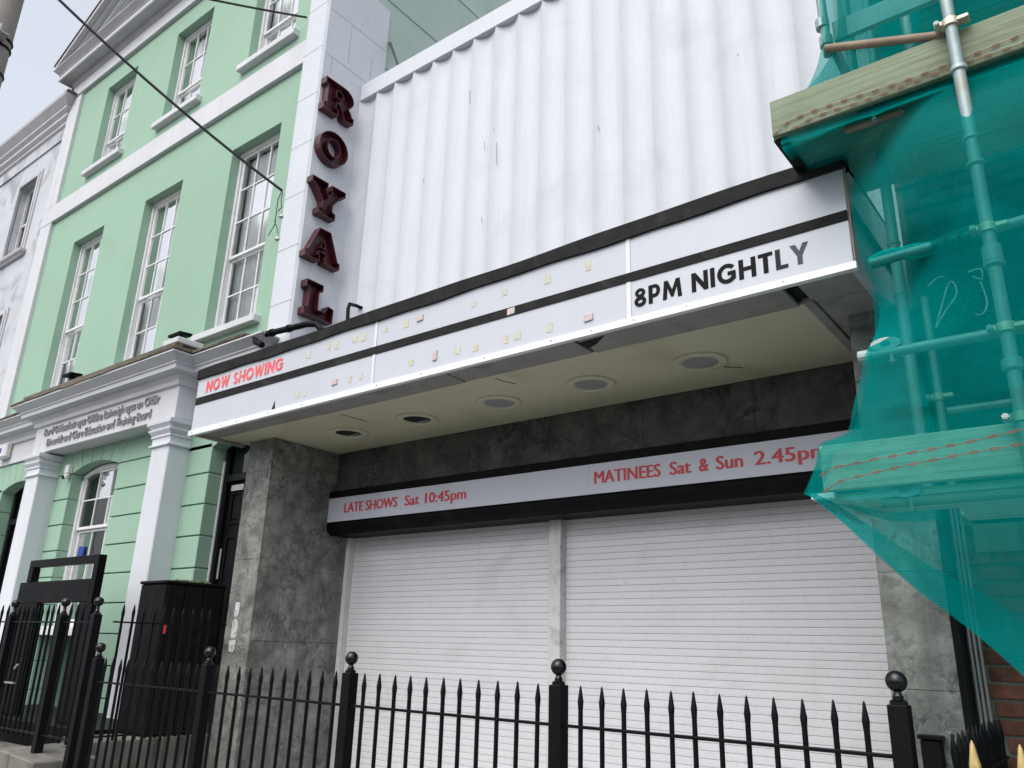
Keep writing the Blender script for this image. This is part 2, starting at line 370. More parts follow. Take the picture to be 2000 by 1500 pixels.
# ------------------------------------------------------------------ sash windows
YG = 5.3
def sash_window(parent, x0, x1, z0, z1, yf, rows, top_rows, cols=3, arch=0.0, blind=True, sill=None):
    fw_ = .065
    mb = MB()
    zt = z1 + arch
    mb.box(x0, x0 + fw_, yf, yf + .12, z0, z1); mb.box(x1 - fw_, x1, yf, yf + .12, z0, z1); mb.box(x0 + fw_, x1 - fw_, yf, yf + .12, z0, z0 + .05)
    if not arch: mb.box(x0 + fw_, x1 - fw_, yf, yf + .12, z1 - fw_, z1)
    else:
        n = 10; R0 = ((x1 - x0) ** 2 / 4 + arch ** 2) / (2 * arch); cx = (x0 + x1) / 2; cz = zt - R0
        for i in range(n):
            a0 = x0 + (x1 - x0) * i / n; a1 = x0 + (x1 - x0) * (i + 1) / n
            f0 = cz + math.sqrt(R0 * R0 - (a0 - cx) ** 2); f1 = cz + math.sqrt(R0 * R0 - (a1 - cx) ** 2)
            mb.hexa([(a0, yf, f0 - fw_), (a1, yf, f1 - fw_), (a1, yf + .12, f1 - fw_), (a0, yf + .12, f0 - fw_)], [(a0, yf, f0), (a1, yf, f1), (a1, yf + .12, f1), (a0, yf + .12, f0)])
    win = mb.build('window', SASH, parent, .004)
    X0, X1, Z0, Z1 = x0 + fw_, x1 - fw_, z0 + .05, (zt if arch else z1) - fw_
    ph = (Z1 - Z0) / rows; zm = Z1 - ph * top_rows
    for (a, b, ys, nm) in ((zm, Z1, yf + .025, top_rows), (Z0, zm, yf + .065, rows - top_rows)):
        s = MB(); w = .038
        s.box(X0, X0 + w, ys, ys + .035, a, b); s.box(X1 - w, X1, ys, ys + .035, a, b)
        s.box(X0 + w, X1 - w, ys, ys + .035, b - w, b - .001); s.box(X0 + w, X1 - w, ys, ys + .035, a + .001, a + (w * 1.15))
        if arch and b == Z1:
            pass
        s.build('sash', SASH, win, .003)
        gx0, gx1, gz0, gz1 = X0 + w, X1 - w, a + w * 1.15, b - w
        cw = (gx1 - gx0) / cols; rh = (gz1 - gz0) / nm
        for c in range(1, cols): B('glazing_bar', SASH, win, (gx0 + c * cw - .010, gx0 + c * cw + .010, ys + .002, ys + .034, gz0, gz1))
        for r in range(1, nm): B('glazing_bar', SASH, win, (gx0, gx1, ys + .004, ys + .032, gz0 + r * rh - .010, gz0 + r * rh + .010))
        for c in range(cols):
            for r in range(nm):
                t = (R_() - .5) * .005
                p = MB(); q = ys + .018
                p.add([(gx0 + c * cw + .008, q, gz0 + r * rh + .008), (gx0 + (c + 1) * cw - .008, q + t, gz0 + r * rh + .008), (gx0 + (c + 1) * cw - .008, q + t * .4, gz0 + (r + 1) * rh - .008), (gx0 + c * cw + .008, q - t * .5, gz0 + (r + 1) * rh - .008)], [(0, 1, 2, 3)])
                p.build('pane', GLASS, win)
    yb = yf + .15
    if blind:
        c = MB(); n = 24
        xa = X0 + (X1 - X0) * (.0 if blind is True else blind)
        pts = [(xa + (X1 + .1 - xa) * i / n, yb + .018 * math.sin(i * 1.9) + .01 * math.sin(i * .7)) for i in range(n + 1)]
        for i in range(n):
            (p, q), (r, t) = pts[i], pts[i + 1]
            c.add([(p, q, Z0), (r, t, Z0), (r, t, Z1), (p, q, Z1)], [(0, 1, 2, 3)])
        c.build('curtain', BLIND, win, smooth=True)
    rm = MB(); rm.add([(x0 - .3, yf + .13, z0 - .2), (x1 + .3, yf + .13, z0 - .2), (x1 + .3, yf + .13, zt + .2), (x0 - .3, yf + .13, zt + .2),
                       (x0 - .3, yf + .9, z0 - .2), (x1 + .3, yf + .9, z0 - .2), (x1 + .3, yf + .9, zt + .2), (x0 - .3, yf + .9, zt + .2)],
                      [(4, 5, 6, 7), (0, 4, 7, 3), (1, 2, 6, 5), (3, 7, 6, 2), (0, 1, 5, 4)]); rm.build('room_lining', ROOM, win)
    if sill:
        sx0, sx1, sz0, sz1, syf = sill
        m = MB(); m.hexa([(sx0, syf, sz0), (sx1, syf, sz0), (sx1, yf + .02, sz0), (sx0, yf + .02, sz0)], [(sx0, syf, sz1 - .015), (sx1, syf, sz1 - .015), (sx1, yf + .02, sz1), (sx0, yf + .02, sz1)])
        m.build('sill', TRIM, win, .008)
    return win

# ------------------------------------------------------------------ green house
H = thing('green_house', 'mint green rendered house with white bands, sash windows and pediment beside the cinema', 'house', (-11.2, YG, 0))
WX = [(-14.27, -13.16), (-11.81, -10.70), (-9.39, -8.26)]
holes = []
ZU0, ZU1, ZF0, ZF1 = 9.88, 11.74, 5.48, 8.38
for a, b in WX: holes += [(a, b, ZU0, ZU1), (a, b, ZF0, ZF1)]
w = holed_wall(-15.85, -7.42, 4.95, 12.55, holes, YG, YG + .16)
w.build('wall', GREEN, H)
fl = MB(); fl.box(-7.9, -7.42, YG + .01, 14.0, 4.5, 15.5); fl.build('flank_wall', SAGE, H)
for k, (yy, zz) in enumerate(((6.9, 0), (8.6, 0), (10.2, 0))):
    pass
for zz in (9.55, 10.75, 11.95):
    B('flank_joint', GROOVE, H, (-7.425, -7.412, 6.2, 14.0, zz, zz + .012))
for i, (a, b) in enumerate(WX):
    sash_window(H, a, b, ZU0, ZU1, YG + .13, 3, 2, sill=(a - .12, b + .12, ZU0 - .115, ZU0 + .004, YG - .10))
    sash_window(H, a, b, ZF0, ZF1, YG + .13, 5, 3, sill=(a - .13, b + .13, ZF0 - .105, ZF0 + .004, YG - .10))
# bands
YB = YG - .065
B('string_course', TRIM, H, (-15.85, -7.83, YB, YG + .05, 9.135, 9.525), bevel=.006)
B('corner_strip', TRIM, H, (-15.85, -15.39, YB + .004, YG + .05, 5.0, 9.133), bevel=.006)
B('corner_strip', TRIM, H, (-15.85, -15.39, YB + .004, YG + .05, 9.527, 12.10), bevel=.006)
B('frieze_band', TRIM, H, (-15.85, -7.60, YB, YG + .05, 12.155, 12.43), bevel=.006)
# top cornice + pediment
cm = MB(); cm.moulding(-15.84, -7.3, YB, YG + .3, [(.0, 12.43), (.03, 12.45), (.03, 12.49), (.055, 12.52), (.055, 12.545), (.235, 12.55), (.235, 12.665), (.25, 12.68), (.25, 12.70), (.33, 12.78), (.345, 12.79), (.345, 12.81)])
cm.build('cornice', CORN, H)
B('cornice_edge', TRIM, H, (-16.095, -7.1, YB - .243, YB - .2, 12.57, 12.645))
apx = -11.4; PT = apx; zt0 = 12.80; slope = .48
yf0 = YB - .335
def rake(sgn, name):
    x_end = -16.19 if sgn < 0 else 2 * apx + 16.19
    zs = lambda x: zt0 + slope * (abs(x_end - x))
    parts = [(0.10, .035, yf0 - .02, SLATE, 'rake_capping'), (0.0, .10, yf0, CORN, 'rake_moulding'), (-.075, .075, yf0 + .10, CORN, 'rake_moulding'), (-.17, .095, yf0 + .20, TRIM, 'rake_moulding'), (-.235, .065, yf0 + .27, CORN, 'rake_moulding')]
    for dz, h, yy, m, nm in parts:
        mb = MB(); xa = x_end + (.0 if dz >= 0 else -sgn * (-dz / slope) * .9); za = zs(xa) + dz; zb = zs(apx) + dz
        b = [(xa, yy, za), (apx, yy, zb), (apx, YG + .3, zb), (xa, YG + .3, za)]
        mb.hexa(b, [(x, y, z + h) for x, y, z in b]); mb.build(nm, m, H)
rake(-1, 'l'); rake(1, 'r')
ty = MB(); xr = 2 * apx + 16.0
ty.poly_prism([(-15.9, 12.75), (xr, 12.75), (apx, 12.75 + slope * (apx + 15.9))], 'y', YG - .02, YG + .2); ty.build('tympanum', SAGE, H)
# ground storey ---------------------------------------------------------
B('backing_wall', GROOVE, H, (-17.0, -14.93, YG + .035, YG + .5, 0, 4.95), (-13.61, -12.44, YG + .035, YG + .5, 0, 4.95), (-11.06, -8.78, YG + .035, YG + .5, 0, 4.95),
  (-14.93, -13.61, YG + .035, YG + .5, 4.02, 4.95), (-12.44, -11.06, YG + .035, YG + .5, 4.08, 4.95), (-8.78, -7.42, YG + .035, YG + .5, 3.98, 4.95), (-7.85, -7.42, YG + .035, YG + .5, 0, 3.98))
joints = [3.93 - .379 * k for k in range(11)]
JG = .008
def course(x0, x1, wrap0=False, wrap1=False, top=None):
    tops = [4.27] + joints if top is None else [top] + joints
    for k in range(len(tops) - 1):
        zt_, zb_ = tops[k] - JG, tops[k + 1] + JG
        if zb_ < .25: break
        mb = MB(); mb.box(x0, x1, YG, YG + (.20 if (wrap0 or wrap1) else .05), zb_, zt_)
        if top is None and k == 0 and False: continue
        mb.build('block', GREEN, H, .006)
def course_main(x0, x1, wrap): # skips the voussoir row
    for k in range(len(joints) - 1):
        zt_, zb_ = joints[k] - JG, joints[k + 1] + JG
        if zb_ < .2: break
        B('block', GREEN, H, (x0, x1, YG, YG + (.20 if wrap else .05), zb_, zt_), bevel=.006)
course_main(-12.91, -12.434, True); course_main(-11.065, -9.69, True); course_main(-9.28, -8.77, True); course_main(-16.6, -14.92, True); course_main(-13.615, -13.30, True)
# voussoirs over the arches
def arch_head(x0, x1, spring, rise, xl, xr_, ztop, nv):
    cx = (x0 + x1) / 2; hw = (x1 - x0) / 2; R0 = (hw * hw + rise * rise) / (2 * rise); cz = spring + rise - R0
    zarc = lambda x: cz + math.sqrt(max(0, R0 * R0 - (x - cx) ** 2))
    ex = (xr_, xl)
    span_t = hw * 1.23
    for i in range(nv):
        b0 = x0 + (x1 - x0) * i / nv; b1 = x0 + (x1 - x0) * (i + 1) / nv
        t0 = cx - span_t + 2 * span_t * i / nv; t1 = cx - span_t + 2 * span_t * (i + 1) / nv
        g_ = .007; bm_ = (b0 + b1) / 2
        pts = [(b0 + g_, zarc(b0 + g_)), (bm_, zarc(bm_)), (b1 - g_, zarc(b1 - g_)), (t1 - g_, ztop), (t0 + g_, ztop)]
        mb = MB(); mb.poly_prism(pts, 'y', YG, YG + .2); mb.build('voussoir', GREEN, H, .005)
    for s_, xe in ((-1, xl), (1, xr_)):
        xb = x0 if s_ < 0 else x1; xt = cx + s_ * span_t
        pts = [(xe, spring + JG), (xb + s_ * .0, spring + JG), (xt + s_ * .007, ztop), (xe, ztop)]
        if (xe - xt) * s_ < .02: continue
        mb = MB(); mb.poly_prism(pts, 'y', YG, YG + .2); mb.build('block', GREEN, H, .005)
arch_head(-12.434, -11.065, 3.93, .115, -12.91, -9.69, 4.275, 5)
arch_head(-14.92, -13.615, 3.87, .13, -16.6, -13.31, 4.33, 6)
arch_head(-8.77, -7.86, 3.86, .11, -9.28, -7.5, 4.275, 5)
sash_window(H, -12.434, -11.065, 1.75, 3.90, YG + .16, 5, 2, 3, arch=.13, blind=.55, sill=(-12.52, -10.98, 1.62, 1.75, YG - .07))
B('window_poster', BLUEP, H, (-12.24, -12.08, YG + .215, YG + .218, 2.63, 2.86))
# pilasters
YPL = 5.02
def pilaster(x0, x1):
    p = B('pilaster', WHITE, H, (x0, x1, YPL, YG + .02, .3, 3.93), bevel=.012)
    c = MB(); zb = 3.90
    c.moulding(x0, x1, YPL, YG + .02, [(.0, zb), (.028, zb + .005), (.03, zb + .03), (.004, zb + .04), (.004, zb + .115), (.022, zb + .125), (.022, zb + .145), (.012, zb + .15), (.05, zb + .20), (.055, zb + .225), (.03, zb + .235), (.075, zb + .285), (.08, zb + .335), (.0, zb + .34), (.0, zb + .36)])
    c.build('capital', WHITE, p, .003)
    b_ = MB(); b_.moulding(x0, x1, YPL, YG + .02, [(.05, .3), (.05, .55), (.0, .6), (.0, .62)]); b_.build('base', WHITE, p)
pilaster(-13.33, -12.91); pilaster(-9.69, -9.28)
# shopfront frieze and cornice
zfb, zft = 4.262, 4.70
B('shop_frieze', TRIM, H, (-13.33, -9.28, YPL + .005, YG + .03, zfb, zft), bevel=.008)
B('shop_frieze', TRIM, H, (-16.9, -13.332, YG - .03, YG + .034, 4.34, zft), bevel=.008)
B('shop_frieze', TRIM, H, (-9.278, -7.84, YG - .03, YG + .034, 4.28, zft), bevel=.008)
prof = [(.0, zft - .02), (.035, zft - .01), (.04, zft + .05), (.075, zft + .09), (.08, zft + .12), (.19, zft + .13), (.19, zft + .19), (.21, zft + .20), (.21, zft + .22), (.30, zft + .285), (.315, zft + .295), (.315, zft + .312)]
cm = MB(); cm.moulding(-13.33, -9.28, YPL, YG + .05, prof); cm.build('shop_cornice', TRIM, H)
cm = MB(); cm.moulding(-17.5, -7.84, YPL + .245, YG + .06, [(o, z - .004) for o, z in prof]); cm.build('shop_cornice', TRIM, H)
def slates(x0, x1, yf, yb, z):
    n = max(1, int((x1 - x0) / .42)); wv = (x1 - x0) / n
    for i in range(n):
        a = x0 + i * wv; dz = (R_() - .5) * .014
        mb = MB(); mb.hexa([(a, yf + R_() * .02, z + dz), (a + wv - .006, yf + R_() * .02, z + dz), (a + wv - .006, yb, z + .02), (a, yb, z + .02)],
                           [(a, yf + .004, z + .03 + dz), (a + wv - .006, yf + .004, z + .03 + dz), (a + wv - .006, yb, z + .085), (a, yb, z + .085)])
        mb.build('slate', SLATE, H, .003)
slates(-13.66, -8.945, YPL - .335, YG + .0, zft + .316)
for k in range(9):
    xa_ = -13.30 + k * .482; B('lead_upstand', SLATE, H, (xa_, xa_ + .478, YPL - .30, YPL - .20, zft + .34, zft + .415 + .012 * R_()), bevel=.006)
slates(-17.5, -13.67, YPL - .09, YG + .0, zft + .316); slates(-8.935, -7.84, YPL - .09, YG + .0, zft + .316)
# raised lettering in two lines
fo = PY(89, 843, YPL); fx = PY(313.5, 777, YPL)
text_mesh('Bord Oideachais agus Oiliúna Luimnigh agus an Chláir', .165, LETT, 'lettering', H, (fo.x, YPL + .003, 4.522), (1, 0, 0), (0, 0, 1), .022, fit=abs(fx.x - fo.x))
f2 = PY(93, 864, YPL); f3 = PY(295.5, 808.5, YPL)
text_mesh('Limerick and Clare Education and Training Board', .165, LETT, 'lettering', H, (f2.x, YPL + .003, 4.345), (1, 0, 0), (0, 0, 1), .022, fit=abs(f3.x - f2.x))
# doors of the house
def panel_door(x0, x1, z0, z1, ztop, yd, plate):
    d = MB(); d.box(x0, x1, yd + .06, yd + .12, z0, ztop); dr = d.build('door', BLACK, H)
    f = MB(); f.box(x0 - .001, x0 + .07, yd, yd + .06, z0, ztop); f.box(x1 - .07, x1, yd, yd + .06, z0, ztop); f.box(x0 + .07, x1 - .07, yd - .01, yd + .06, z1, z1 + .09); f.box(x0 + .07, x1 - .07, yd, yd + .06, ztop - .07, ztop)
    f.build('door_frame', BLACK, dr, .006)
    B('fanlight', GLASS, dr, (x0 + .10, x1 - .10, yd + .035, yd + .04, z1 + .10, ztop - .09))
    xm = (x0 + x1) / 2; hgt = z1 - z0
    for (a, b) in ((x0 + .15, xm - .05), (xm + .05, x1 - .15)):
        for (c, e) in ((z0 + .15, z0 + .30 * hgt), (z0 + .38 * hgt, z0 + .76 * hgt), (z0 + .81 * hgt, z0 + .955 * hgt)):
            m = MB(); m.moulding(a, b, yd + .055, yd + .065, [(0, c), (0, e)])
            m = MB()
            for (q0, q1, s0, s1) in ((a, b, c, c + .03), (a, b, e - .03, e), (a, a + .03, c + .03, e - .03), (b - .03, b, c + .03, e - .03)): m.box(q0, q1, yd + .038, yd + .06, s0, s1)
            m.box(a + .055, b - .055, yd + .048, yd + .06, c + .055, e - .055)
            m.build('door_panel', BLACK, dr, .006)
    if plate:
        B('door_plate', GREYM, dr, (x0 + .17, x0 + .42, yd + .015, yd + .036, z1 - .115, z1 - .045))
        B('push_plate', GREYM, dr, (x0 + .09, x0 + .125, yd + .03, yd + .0375, 2.30, 2.65))
        k = MB(); k.lathe([(.022, 0), (.022, .012)], n=12); k.v = [(x0 + .105 + a, yd + .037 - c, 2.19 + b) for a, b, c in k.v]; k.build('lock', GREYM, dr)
    return dr
panel_door(-8.745, -7.86, .75, 3.45, 3.97, 5.50, True)
B('door_edge', TRIM, H, (-8.77, -8.746, 5.485, 5.56, .7, 3.72))
panel_door(-14.90, -13.62, .75, 3.35, 4.0, 5.50, False)

# ------------------------------------------------------------------ grey house on the left
G = thing('grey_house', 'weathered pale grey house with peeling paint at the left edge', 'house', (-19, 5.35, 0))
YA = 5.34
wx0, wx1, wz0, wz1 = -17.74, -16.86, 8.98, 10.76
holed_wall(-26, -15.86, 0, 11.60, [(wx0, wx1, wz0, wz1), (-20.6, -19.7, wz0, wz1), (-17.74, -16.86, 5.4, 7.6)], YA, YA + .16).build('wall', GREYW, G)
B('frieze_band', GREYW, G, (-26, -15.88, YA - .03, YA + .03, 11.33, 11.61))
cm = MB(); cm.moulding(-26, -15.93, YA - .03, YA + .3, [(.0, 11.60), (.04, 11.64), (.04, 11.69), (.10, 11.76), (.10, 11.83), (.16, 11.90), (.16, 11.95), (.27, 12.10), (.28, 12.16)]); cm.build('cornice', CORN, G)
B('parapet_capping', SLATE, G, (-26, -15.6, YA - .29, YA + .4, 12.162, 12.20))
rs = MB(); rs.hexa([(-16.6, YA - .1, 12.2), (-15.87, YA - .1, 12.2), (-15.87, YA + .8, 12.2), (-16.6, YA + .8, 12.2)], [(-16.0, YA - .05, 12.62), (-15.87, YA - .05, 12.72), (-15.87, YA + .8, 12.72), (-16.0, YA + .8, 12.62)]); rs.build('roof_verge', SLATE, G)
for (a, b, c, d) in ((wx0, wx1, wz0, wz1), (-20.6, -19.7, wz0, wz1), (-17.74, -16.86, 5.4, 7.6)):
    s = MB()
    for q, o in ((.0, .05), (.06, .03)):
        t = .07
        s.box(a - q - t, a - q, YA - o, YA + .02, c, d + q + t); s.box(b + q, b + q + t, YA - o, YA + .02, c, d + q + t); s.box(a - q, b + q, YA - o, YA + .02, d + q, d + q + t)
    sr = s.build('window', CORN, G, .006)
    sm = MB(); sm.moulding(a - .14, b + .14, YA - .02, YA + .1, [(.03, c - .12), (.05, c - .09), (.09, c - .06), (.10, c - .03), (.10, c - .001)]); sm.build('sill', CORN, sr)
    fr = MB()
    for bx_ in ((a, a + .06, c, d), (b - .06, b, c, d), (a + .06, b - .06, d - .06, d), (a + .06, b - .06, c, c + .05), (a + .06, b - .06, (c + d) / 2 - .02, (c + d) / 2 + .02)): fr.box(bx_[0], bx_[1], YA + .13, YA + .2, bx_[2], bx_[3])
    fr.build('frame', SASH, sr, .004)
    for (e, f_) in ((c + .05, (c + d) / 2 - .02), ((c + d) / 2 + .02, d - .06)): B('pane', GLASS, sr, (a + .06, b - .06, YA + .165, YA + .17, e, f_))
    B('curtain', BLIND, sr, (a, b, YA + .3, YA + .31, c, d))

# ------------------------------------------------------------------ cinema
YP, YFL, YW, YS = 5.2, 5.89, 6.14, 6.42
XL0, XL1, XR0, XR1 = -7.83, -7.384, -1.24, -.885
C = thing('cinema_building', 'cinema with white fluted upper wall, tall white fin and grey stone entrance', 'cinema', (-4.4, YP, 0))
fz = 10.57
RJ = mat('render_crack', (.27, .275, .28), .9, .2, 6, .0)
fm = MB(); fm.box(XL0, XL1, YP, 6.31, 3.78, fz); fin = fm.build('fin', FIN, C, .03)
for z in (9.9, 9.16, 8.42, 7.68, 6.94, 6.20, 5.46):      # hairline render joints
    B('render_joint', RJ, fin, (XL0 + .02, XL1 - .02, YP - .0016, YP + .005, z, z + .006))
    if z > 8.5: B('render_joint', RJ, fin, (XL1 - .005, XL1 + .0016, YP + .04, 6.28, z - .1, z - .094))
for y, za, zb in ((5.62, 9.16, 9.80), (6.02, 8.9, 9.5), (5.35, 8.8, 9.06)): B('render_joint', RJ, fin, (XL1 - .005, XL1 + .0016, y, y + .006, za, zb))
FW_ = .3416; nfl = 20
def flute_mesh():
    mb = MB(); n = 12
    for i in range(n):
        u0, u1 = i / n, (i + 1) / n
        Rf = (.25 * FW_ ** 2 + .07 ** 2) / .14; fy = lambda u: YFL + math.sqrt(Rf * Rf - ((u - .5) * FW_) ** 2) - (Rf - .07); y0, y1 = fy(u0), fy(u1)
        mb.add([(u0 * FW_, y0, 3.9), (u1 * FW_, y1, 3.9), (u1 * FW_, y1, 8.70), (u0 * FW_, y0, 8.70)], [(0, 1, 2, 3)])
    mb.add([(0, YFL, 3.9), (0, YFL + .2, 3.9), (0, YFL + .2, 8.7), (0, YFL, 8.7)], [(0, 1, 2, 3)])
    return mb
fm = flute_mesh(); fm.v = [(x + XL1, y, z) for x, y, z in fm.v]
f0 = fm.build('flute', FLUTE, C, smooth=True, loc=(XL1, YFL, 3.9))
# weld so that the concave face shades smoothly
bm = bmesh.new(); bm.from_mesh(f0.data); bmesh.ops.remove_doubles(bm, verts=bm.verts, dist=1e-5); bm.to_mesh(f0.data); bm.free()
for p in f0.data.polygons: p.use_smooth = True
f0.data.set_sharp_from_angle(angle=math.radians(50))
for i in range(1, nfl - 1): copy_at(f0, C, (i * FW_, 0, 0))
B('coping', FLUTE, C, (XL1 + .002, XR1, YFL - .006, YFL + .35, 8.69, 8.955), bevel=.008)
B('upper_wall', FLUTE, C, (XL1, XR1, YFL + .13, YFL + .34, 3.85, 8.688))
for (px, py, ln) in ((969, 300, .30), (964, 250, .1), (946, 285, .12), (917, 190, .2), (827, 355, .1), (911, 362, .05), (1168, 250, .06), (1440, 108, .03), (940, 430, .08)):
    p = PY(px, py, YFL + .02); mk = MB(); mk.tube([(p.x, p.y, p.z + ln / 2), (p.x + .012, p.y, p.z - ln / 2)], .0032, 5); mk.build('rust_mark', RUST, C)
# stone piers, lintel
def slab(x0, x1, y0, y1, z0, z1, m=STONE, nm='stone_slab'): B(nm, m, C, (x0, x1, y0, y1, z0, z1), bevel=.0015)
B('pier_core', MORT, C, (XL0 + .02, XL1 - .02, YP + .02, YS + .3, 0, 3.779), (XR0 + .02, XR1 - .02, YP + .02, YS + .3, 0, 3.779), (XL1 - .02, XR0 + .02, YW + .02, YS + .3, 2.92, 3.9))
zj = [0, .62, 1.49, 2.45, 3.42, 3.775]
for a, b in zip(zj, zj[1:]): slab(XL0, XL1, YP, YP + .03, a + .0012, b - .0012)
zr = [0, 1.15, 1.62, 2.37, 3.2, 3.775]
for k, (a, b) in enumerate(zip(zr, zr[1:])):
    ys = [YP + .032, 5.83, YS + .1] if k % 2 else [YP + .032, 5.62, 6.03, YS + .1]
    for c, d in zip(ys, ys[1:]): slab(XL1 - .03, XL1 + (.006 if k == 2 else 0), c + .0004, d - .0004, a + .0012, b - .0012)
for a, b in zip([0, .9, 1.45, 2.1, 2.9, 3.775], [.9, 1.45, 2.1, 2.9, 3.775]): slab(XR0, XR1, YP, YP + .03, a + .0012, b - .0012)
for k in range(6):
    xa = XL1 + .002 + (XR0 - XL1) * k / 6; xb = XL1 + (XR0 - XL1) * (k + 1) / 6
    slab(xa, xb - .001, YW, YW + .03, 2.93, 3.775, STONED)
slab(XL1 + .002, XR0, YS - .18, YW + .022 - .001 + .0, 2.88, 2.925, STONED) if False else None
# shutters
pm0, pm1 = PY(1079, 1040, YS).x, PY(1101.7, 1040, YS).x
B('shutter_post', POSTW, C, (pm0, pm1, YS - .06, YS + .08, 0, 2.93), bevel=.004)
B('shutter_guide', POSTW, C, (XL1 + .004, XL1 + .06, YS - .05, YS + .08, 0, 2.93), bevel=.004)
B('shutter_guide', POSTW, C, (XR0 - .06, XR0 - .002, YS - .05, YS + .08, 0, 2.93), bevel=.004)
PITCH = .0589
for (a, b) in ((XL1 + .062, pm0 - .002), (pm1 + .002, XR0 - .062)):
    sh = B('roller_shutter', SHUTJ, C, (a, b, YS + .045, YS + .06, .05, 2.93))
    def slat():
        mb = MB(); n = 6; pr = []
        for i in range(n + 1):
            t = i / n; pr.append((YS + .036 - .0010 * math.sin(math.pi * t) ** .5, .0016 + t * (PITCH - .0032)))
        pts = [(y, z) for y, z in pr] + [(YS + .048, PITCH - .0016), (YS + .048, .0016)]
        mb.poly_prism(pts, 'x', a, b); return mb
    zb0 = .06; sm = slat(); sm.v = [(x, y, z + zb0) for x, y, z in sm.v]
    s0 = sm.build('slat', SHUT, sh, loc=(a, YS, zb0))
    for k in range(1, 48):
        c = copy_at(s0, sh, (0, (R_() - .5) * .002, k * PITCH)); c.scale = (1, 1, 1)
# black tube in place of the shaded gap, and conduits, beside the right pier
d = MB(); d.tube([(-.845, 5.17, .02), (-.845, 5.17, 3.7)], .034, 12); tag(d.build('downpipe', BLACKM, None), 'black downpipe running up the right edge of the stone pier', 'downpipe')
for i, xx in enumerate((-.795, -.772, -.748)):
    d = MB(); d.tube([(xx, 5.18, .02), (xx - .004, 5.18, 1.7), (xx + .003, 5.18, 3.4)], .008, 8)
    tag(d.build('conduit', CONDM, None), ['grey conduit nearest the black downpipe', 'middle of the three grey conduits beside the downpipe', 'grey conduit nearest the brick wall'][i], 'conduit', 'conduits by the right pier')
mt = thing('meter_box', 'black box fixed low on the right stone pier', 'meter box', (-1.05, YP, .8))
B('box', BLACKM, mt, (-1.105, -1.0, YP - .07, YP - .002, .75, 1.20), bevel=.008); B('lid', BLACK, mt, (-1.115, -.99, YP - .082, YP - .001, 1.201, 1.222), bevel=.004)
# torn posters on the left pier
for i, (x, z, w_, h_, l) in enumerate(((-7.66, 1.93, .085, .16, 'torn white poster strip highest on the stone pier'), (-7.665, 1.73, .10, .20, 'torn grey poster scrap in the middle of the stone pier'), (-7.672, 1.56, .11, .13, 'crumpled pale poster scrap lowest on the stone pier'))):
    mb = MB(); pts = []
    for k in range(14):
        a = 2 * math.pi * (k + .5) / 14; ca, sa = math.cos(a), math.sin(a); q_ = (.82 + .22 * R_()) / max(abs(ca), abs(sa)); pts.append((x + ca * w_ / 2 * q_, z + sa * h_ / 2 * q_))
    mb.poly_prism(pts, 'y', YP - .004, YP - .0005); tag(mb.build('poster_scrap', PAPER), l, 'poster')

# ------------------------------------------------------------------ ROYAL letters on the fin
S_ = thing('letter_sign', 'vertical sign of five maroon metal slab letters spelling ROYAL on the white fin', 'sign', (XL1, 5.47, 5.3))
def circ(cx, cz, rx, rz, a0, a1, n): return [(cx + rx * math.cos(math.radians(a0 + (a1 - a0) * i / n)), cz + rz * math.sin(math.radians(a0 + (a1 - a0) * i / n))) for i in range(n + 1)]
OUT = {
 'R': ([(0, 0), (.48, 0), (.48, .20), (.40, .22), (.40, .38), (.47, .38), (.60, .22), (.66, .04), (.78, 0), (1, .03), (1, .22), (.93, .22), (.90, .30), (.80, .42)] + circ(.62, .70, .33, .30, -50, 90, 8)[1:] + [(0, 1), (0, .82), (.09, .78), (.09, .22), (0, .2)], [[(.38, .58), (.52, .56), (.60, .66), (.52, .78), (.38, .78)]]),
 'Y': ([(.26, 0), (.76, 0), (.76, .18), (.66, .22), (.66, .42), (.90, .80), (1, .83), (1, 1), (.58, 1), (.58, .84), (.62, .80), (.52, .60), (.43, .80), (.47, .84), (.47, 1), (0, 1), (0, .83), (.10, .80), (.36, .42), (.36, .22), (.26, .18)], []),
 'A': ([(0, 0), (.42, 0), (.42, .18), (.36, .2), (.38, .28), (.56, .28), (.60, .2), (.54, .18), (.54, 0), (1, 0), (1, .18), (.93, .22), (.66, 1), (.34, 1), (.08, .22), (0, .18)], [[(.43, .44), (.55, .44), (.49, .68)]]),
 'L': ([(0, 0), (1, 0), (1, .42), (.80, .46), (.70, .24), (.46, .24), (.46, .76), (.58, .80), (.58, 1), (0, 1), (0, .80), (.12, .76), (.12, .22), (0, .2)], []),
 'O': (circ(.5, .5, .5, .5, 0, 360, 28)[:-1], [circ(.5, .5, .22, .27, 0, 360, 20)[:-1]]),
}
def inset(pts, d):
    n = len(pts); ar = sum(pts[i][0] * pts[(i + 1) % n][1] - pts[(i + 1) % n][0] * pts[i][1] for i in range(n)); sg = 1 if ar > 0 else -1
    out = []
    for i in range(n):
        p0, p1, p2 = (Vector(pts[(i + k) % n]) for k in (-1, 0, 1))
        e0 = (p1 - p0).normalized(); e1 = (p2 - p1).normalized()
        n0 = Vector((-e0.y, e0.x)) * sg; n1 = Vector((-e1.y, e1.x)) * sg
        b = n0 + n1; k = b.length_squared
        q = p1 + (b * (2 / k) * d if k > .6 else n0 * d)
        out.append((q.x, q.y))
    return out
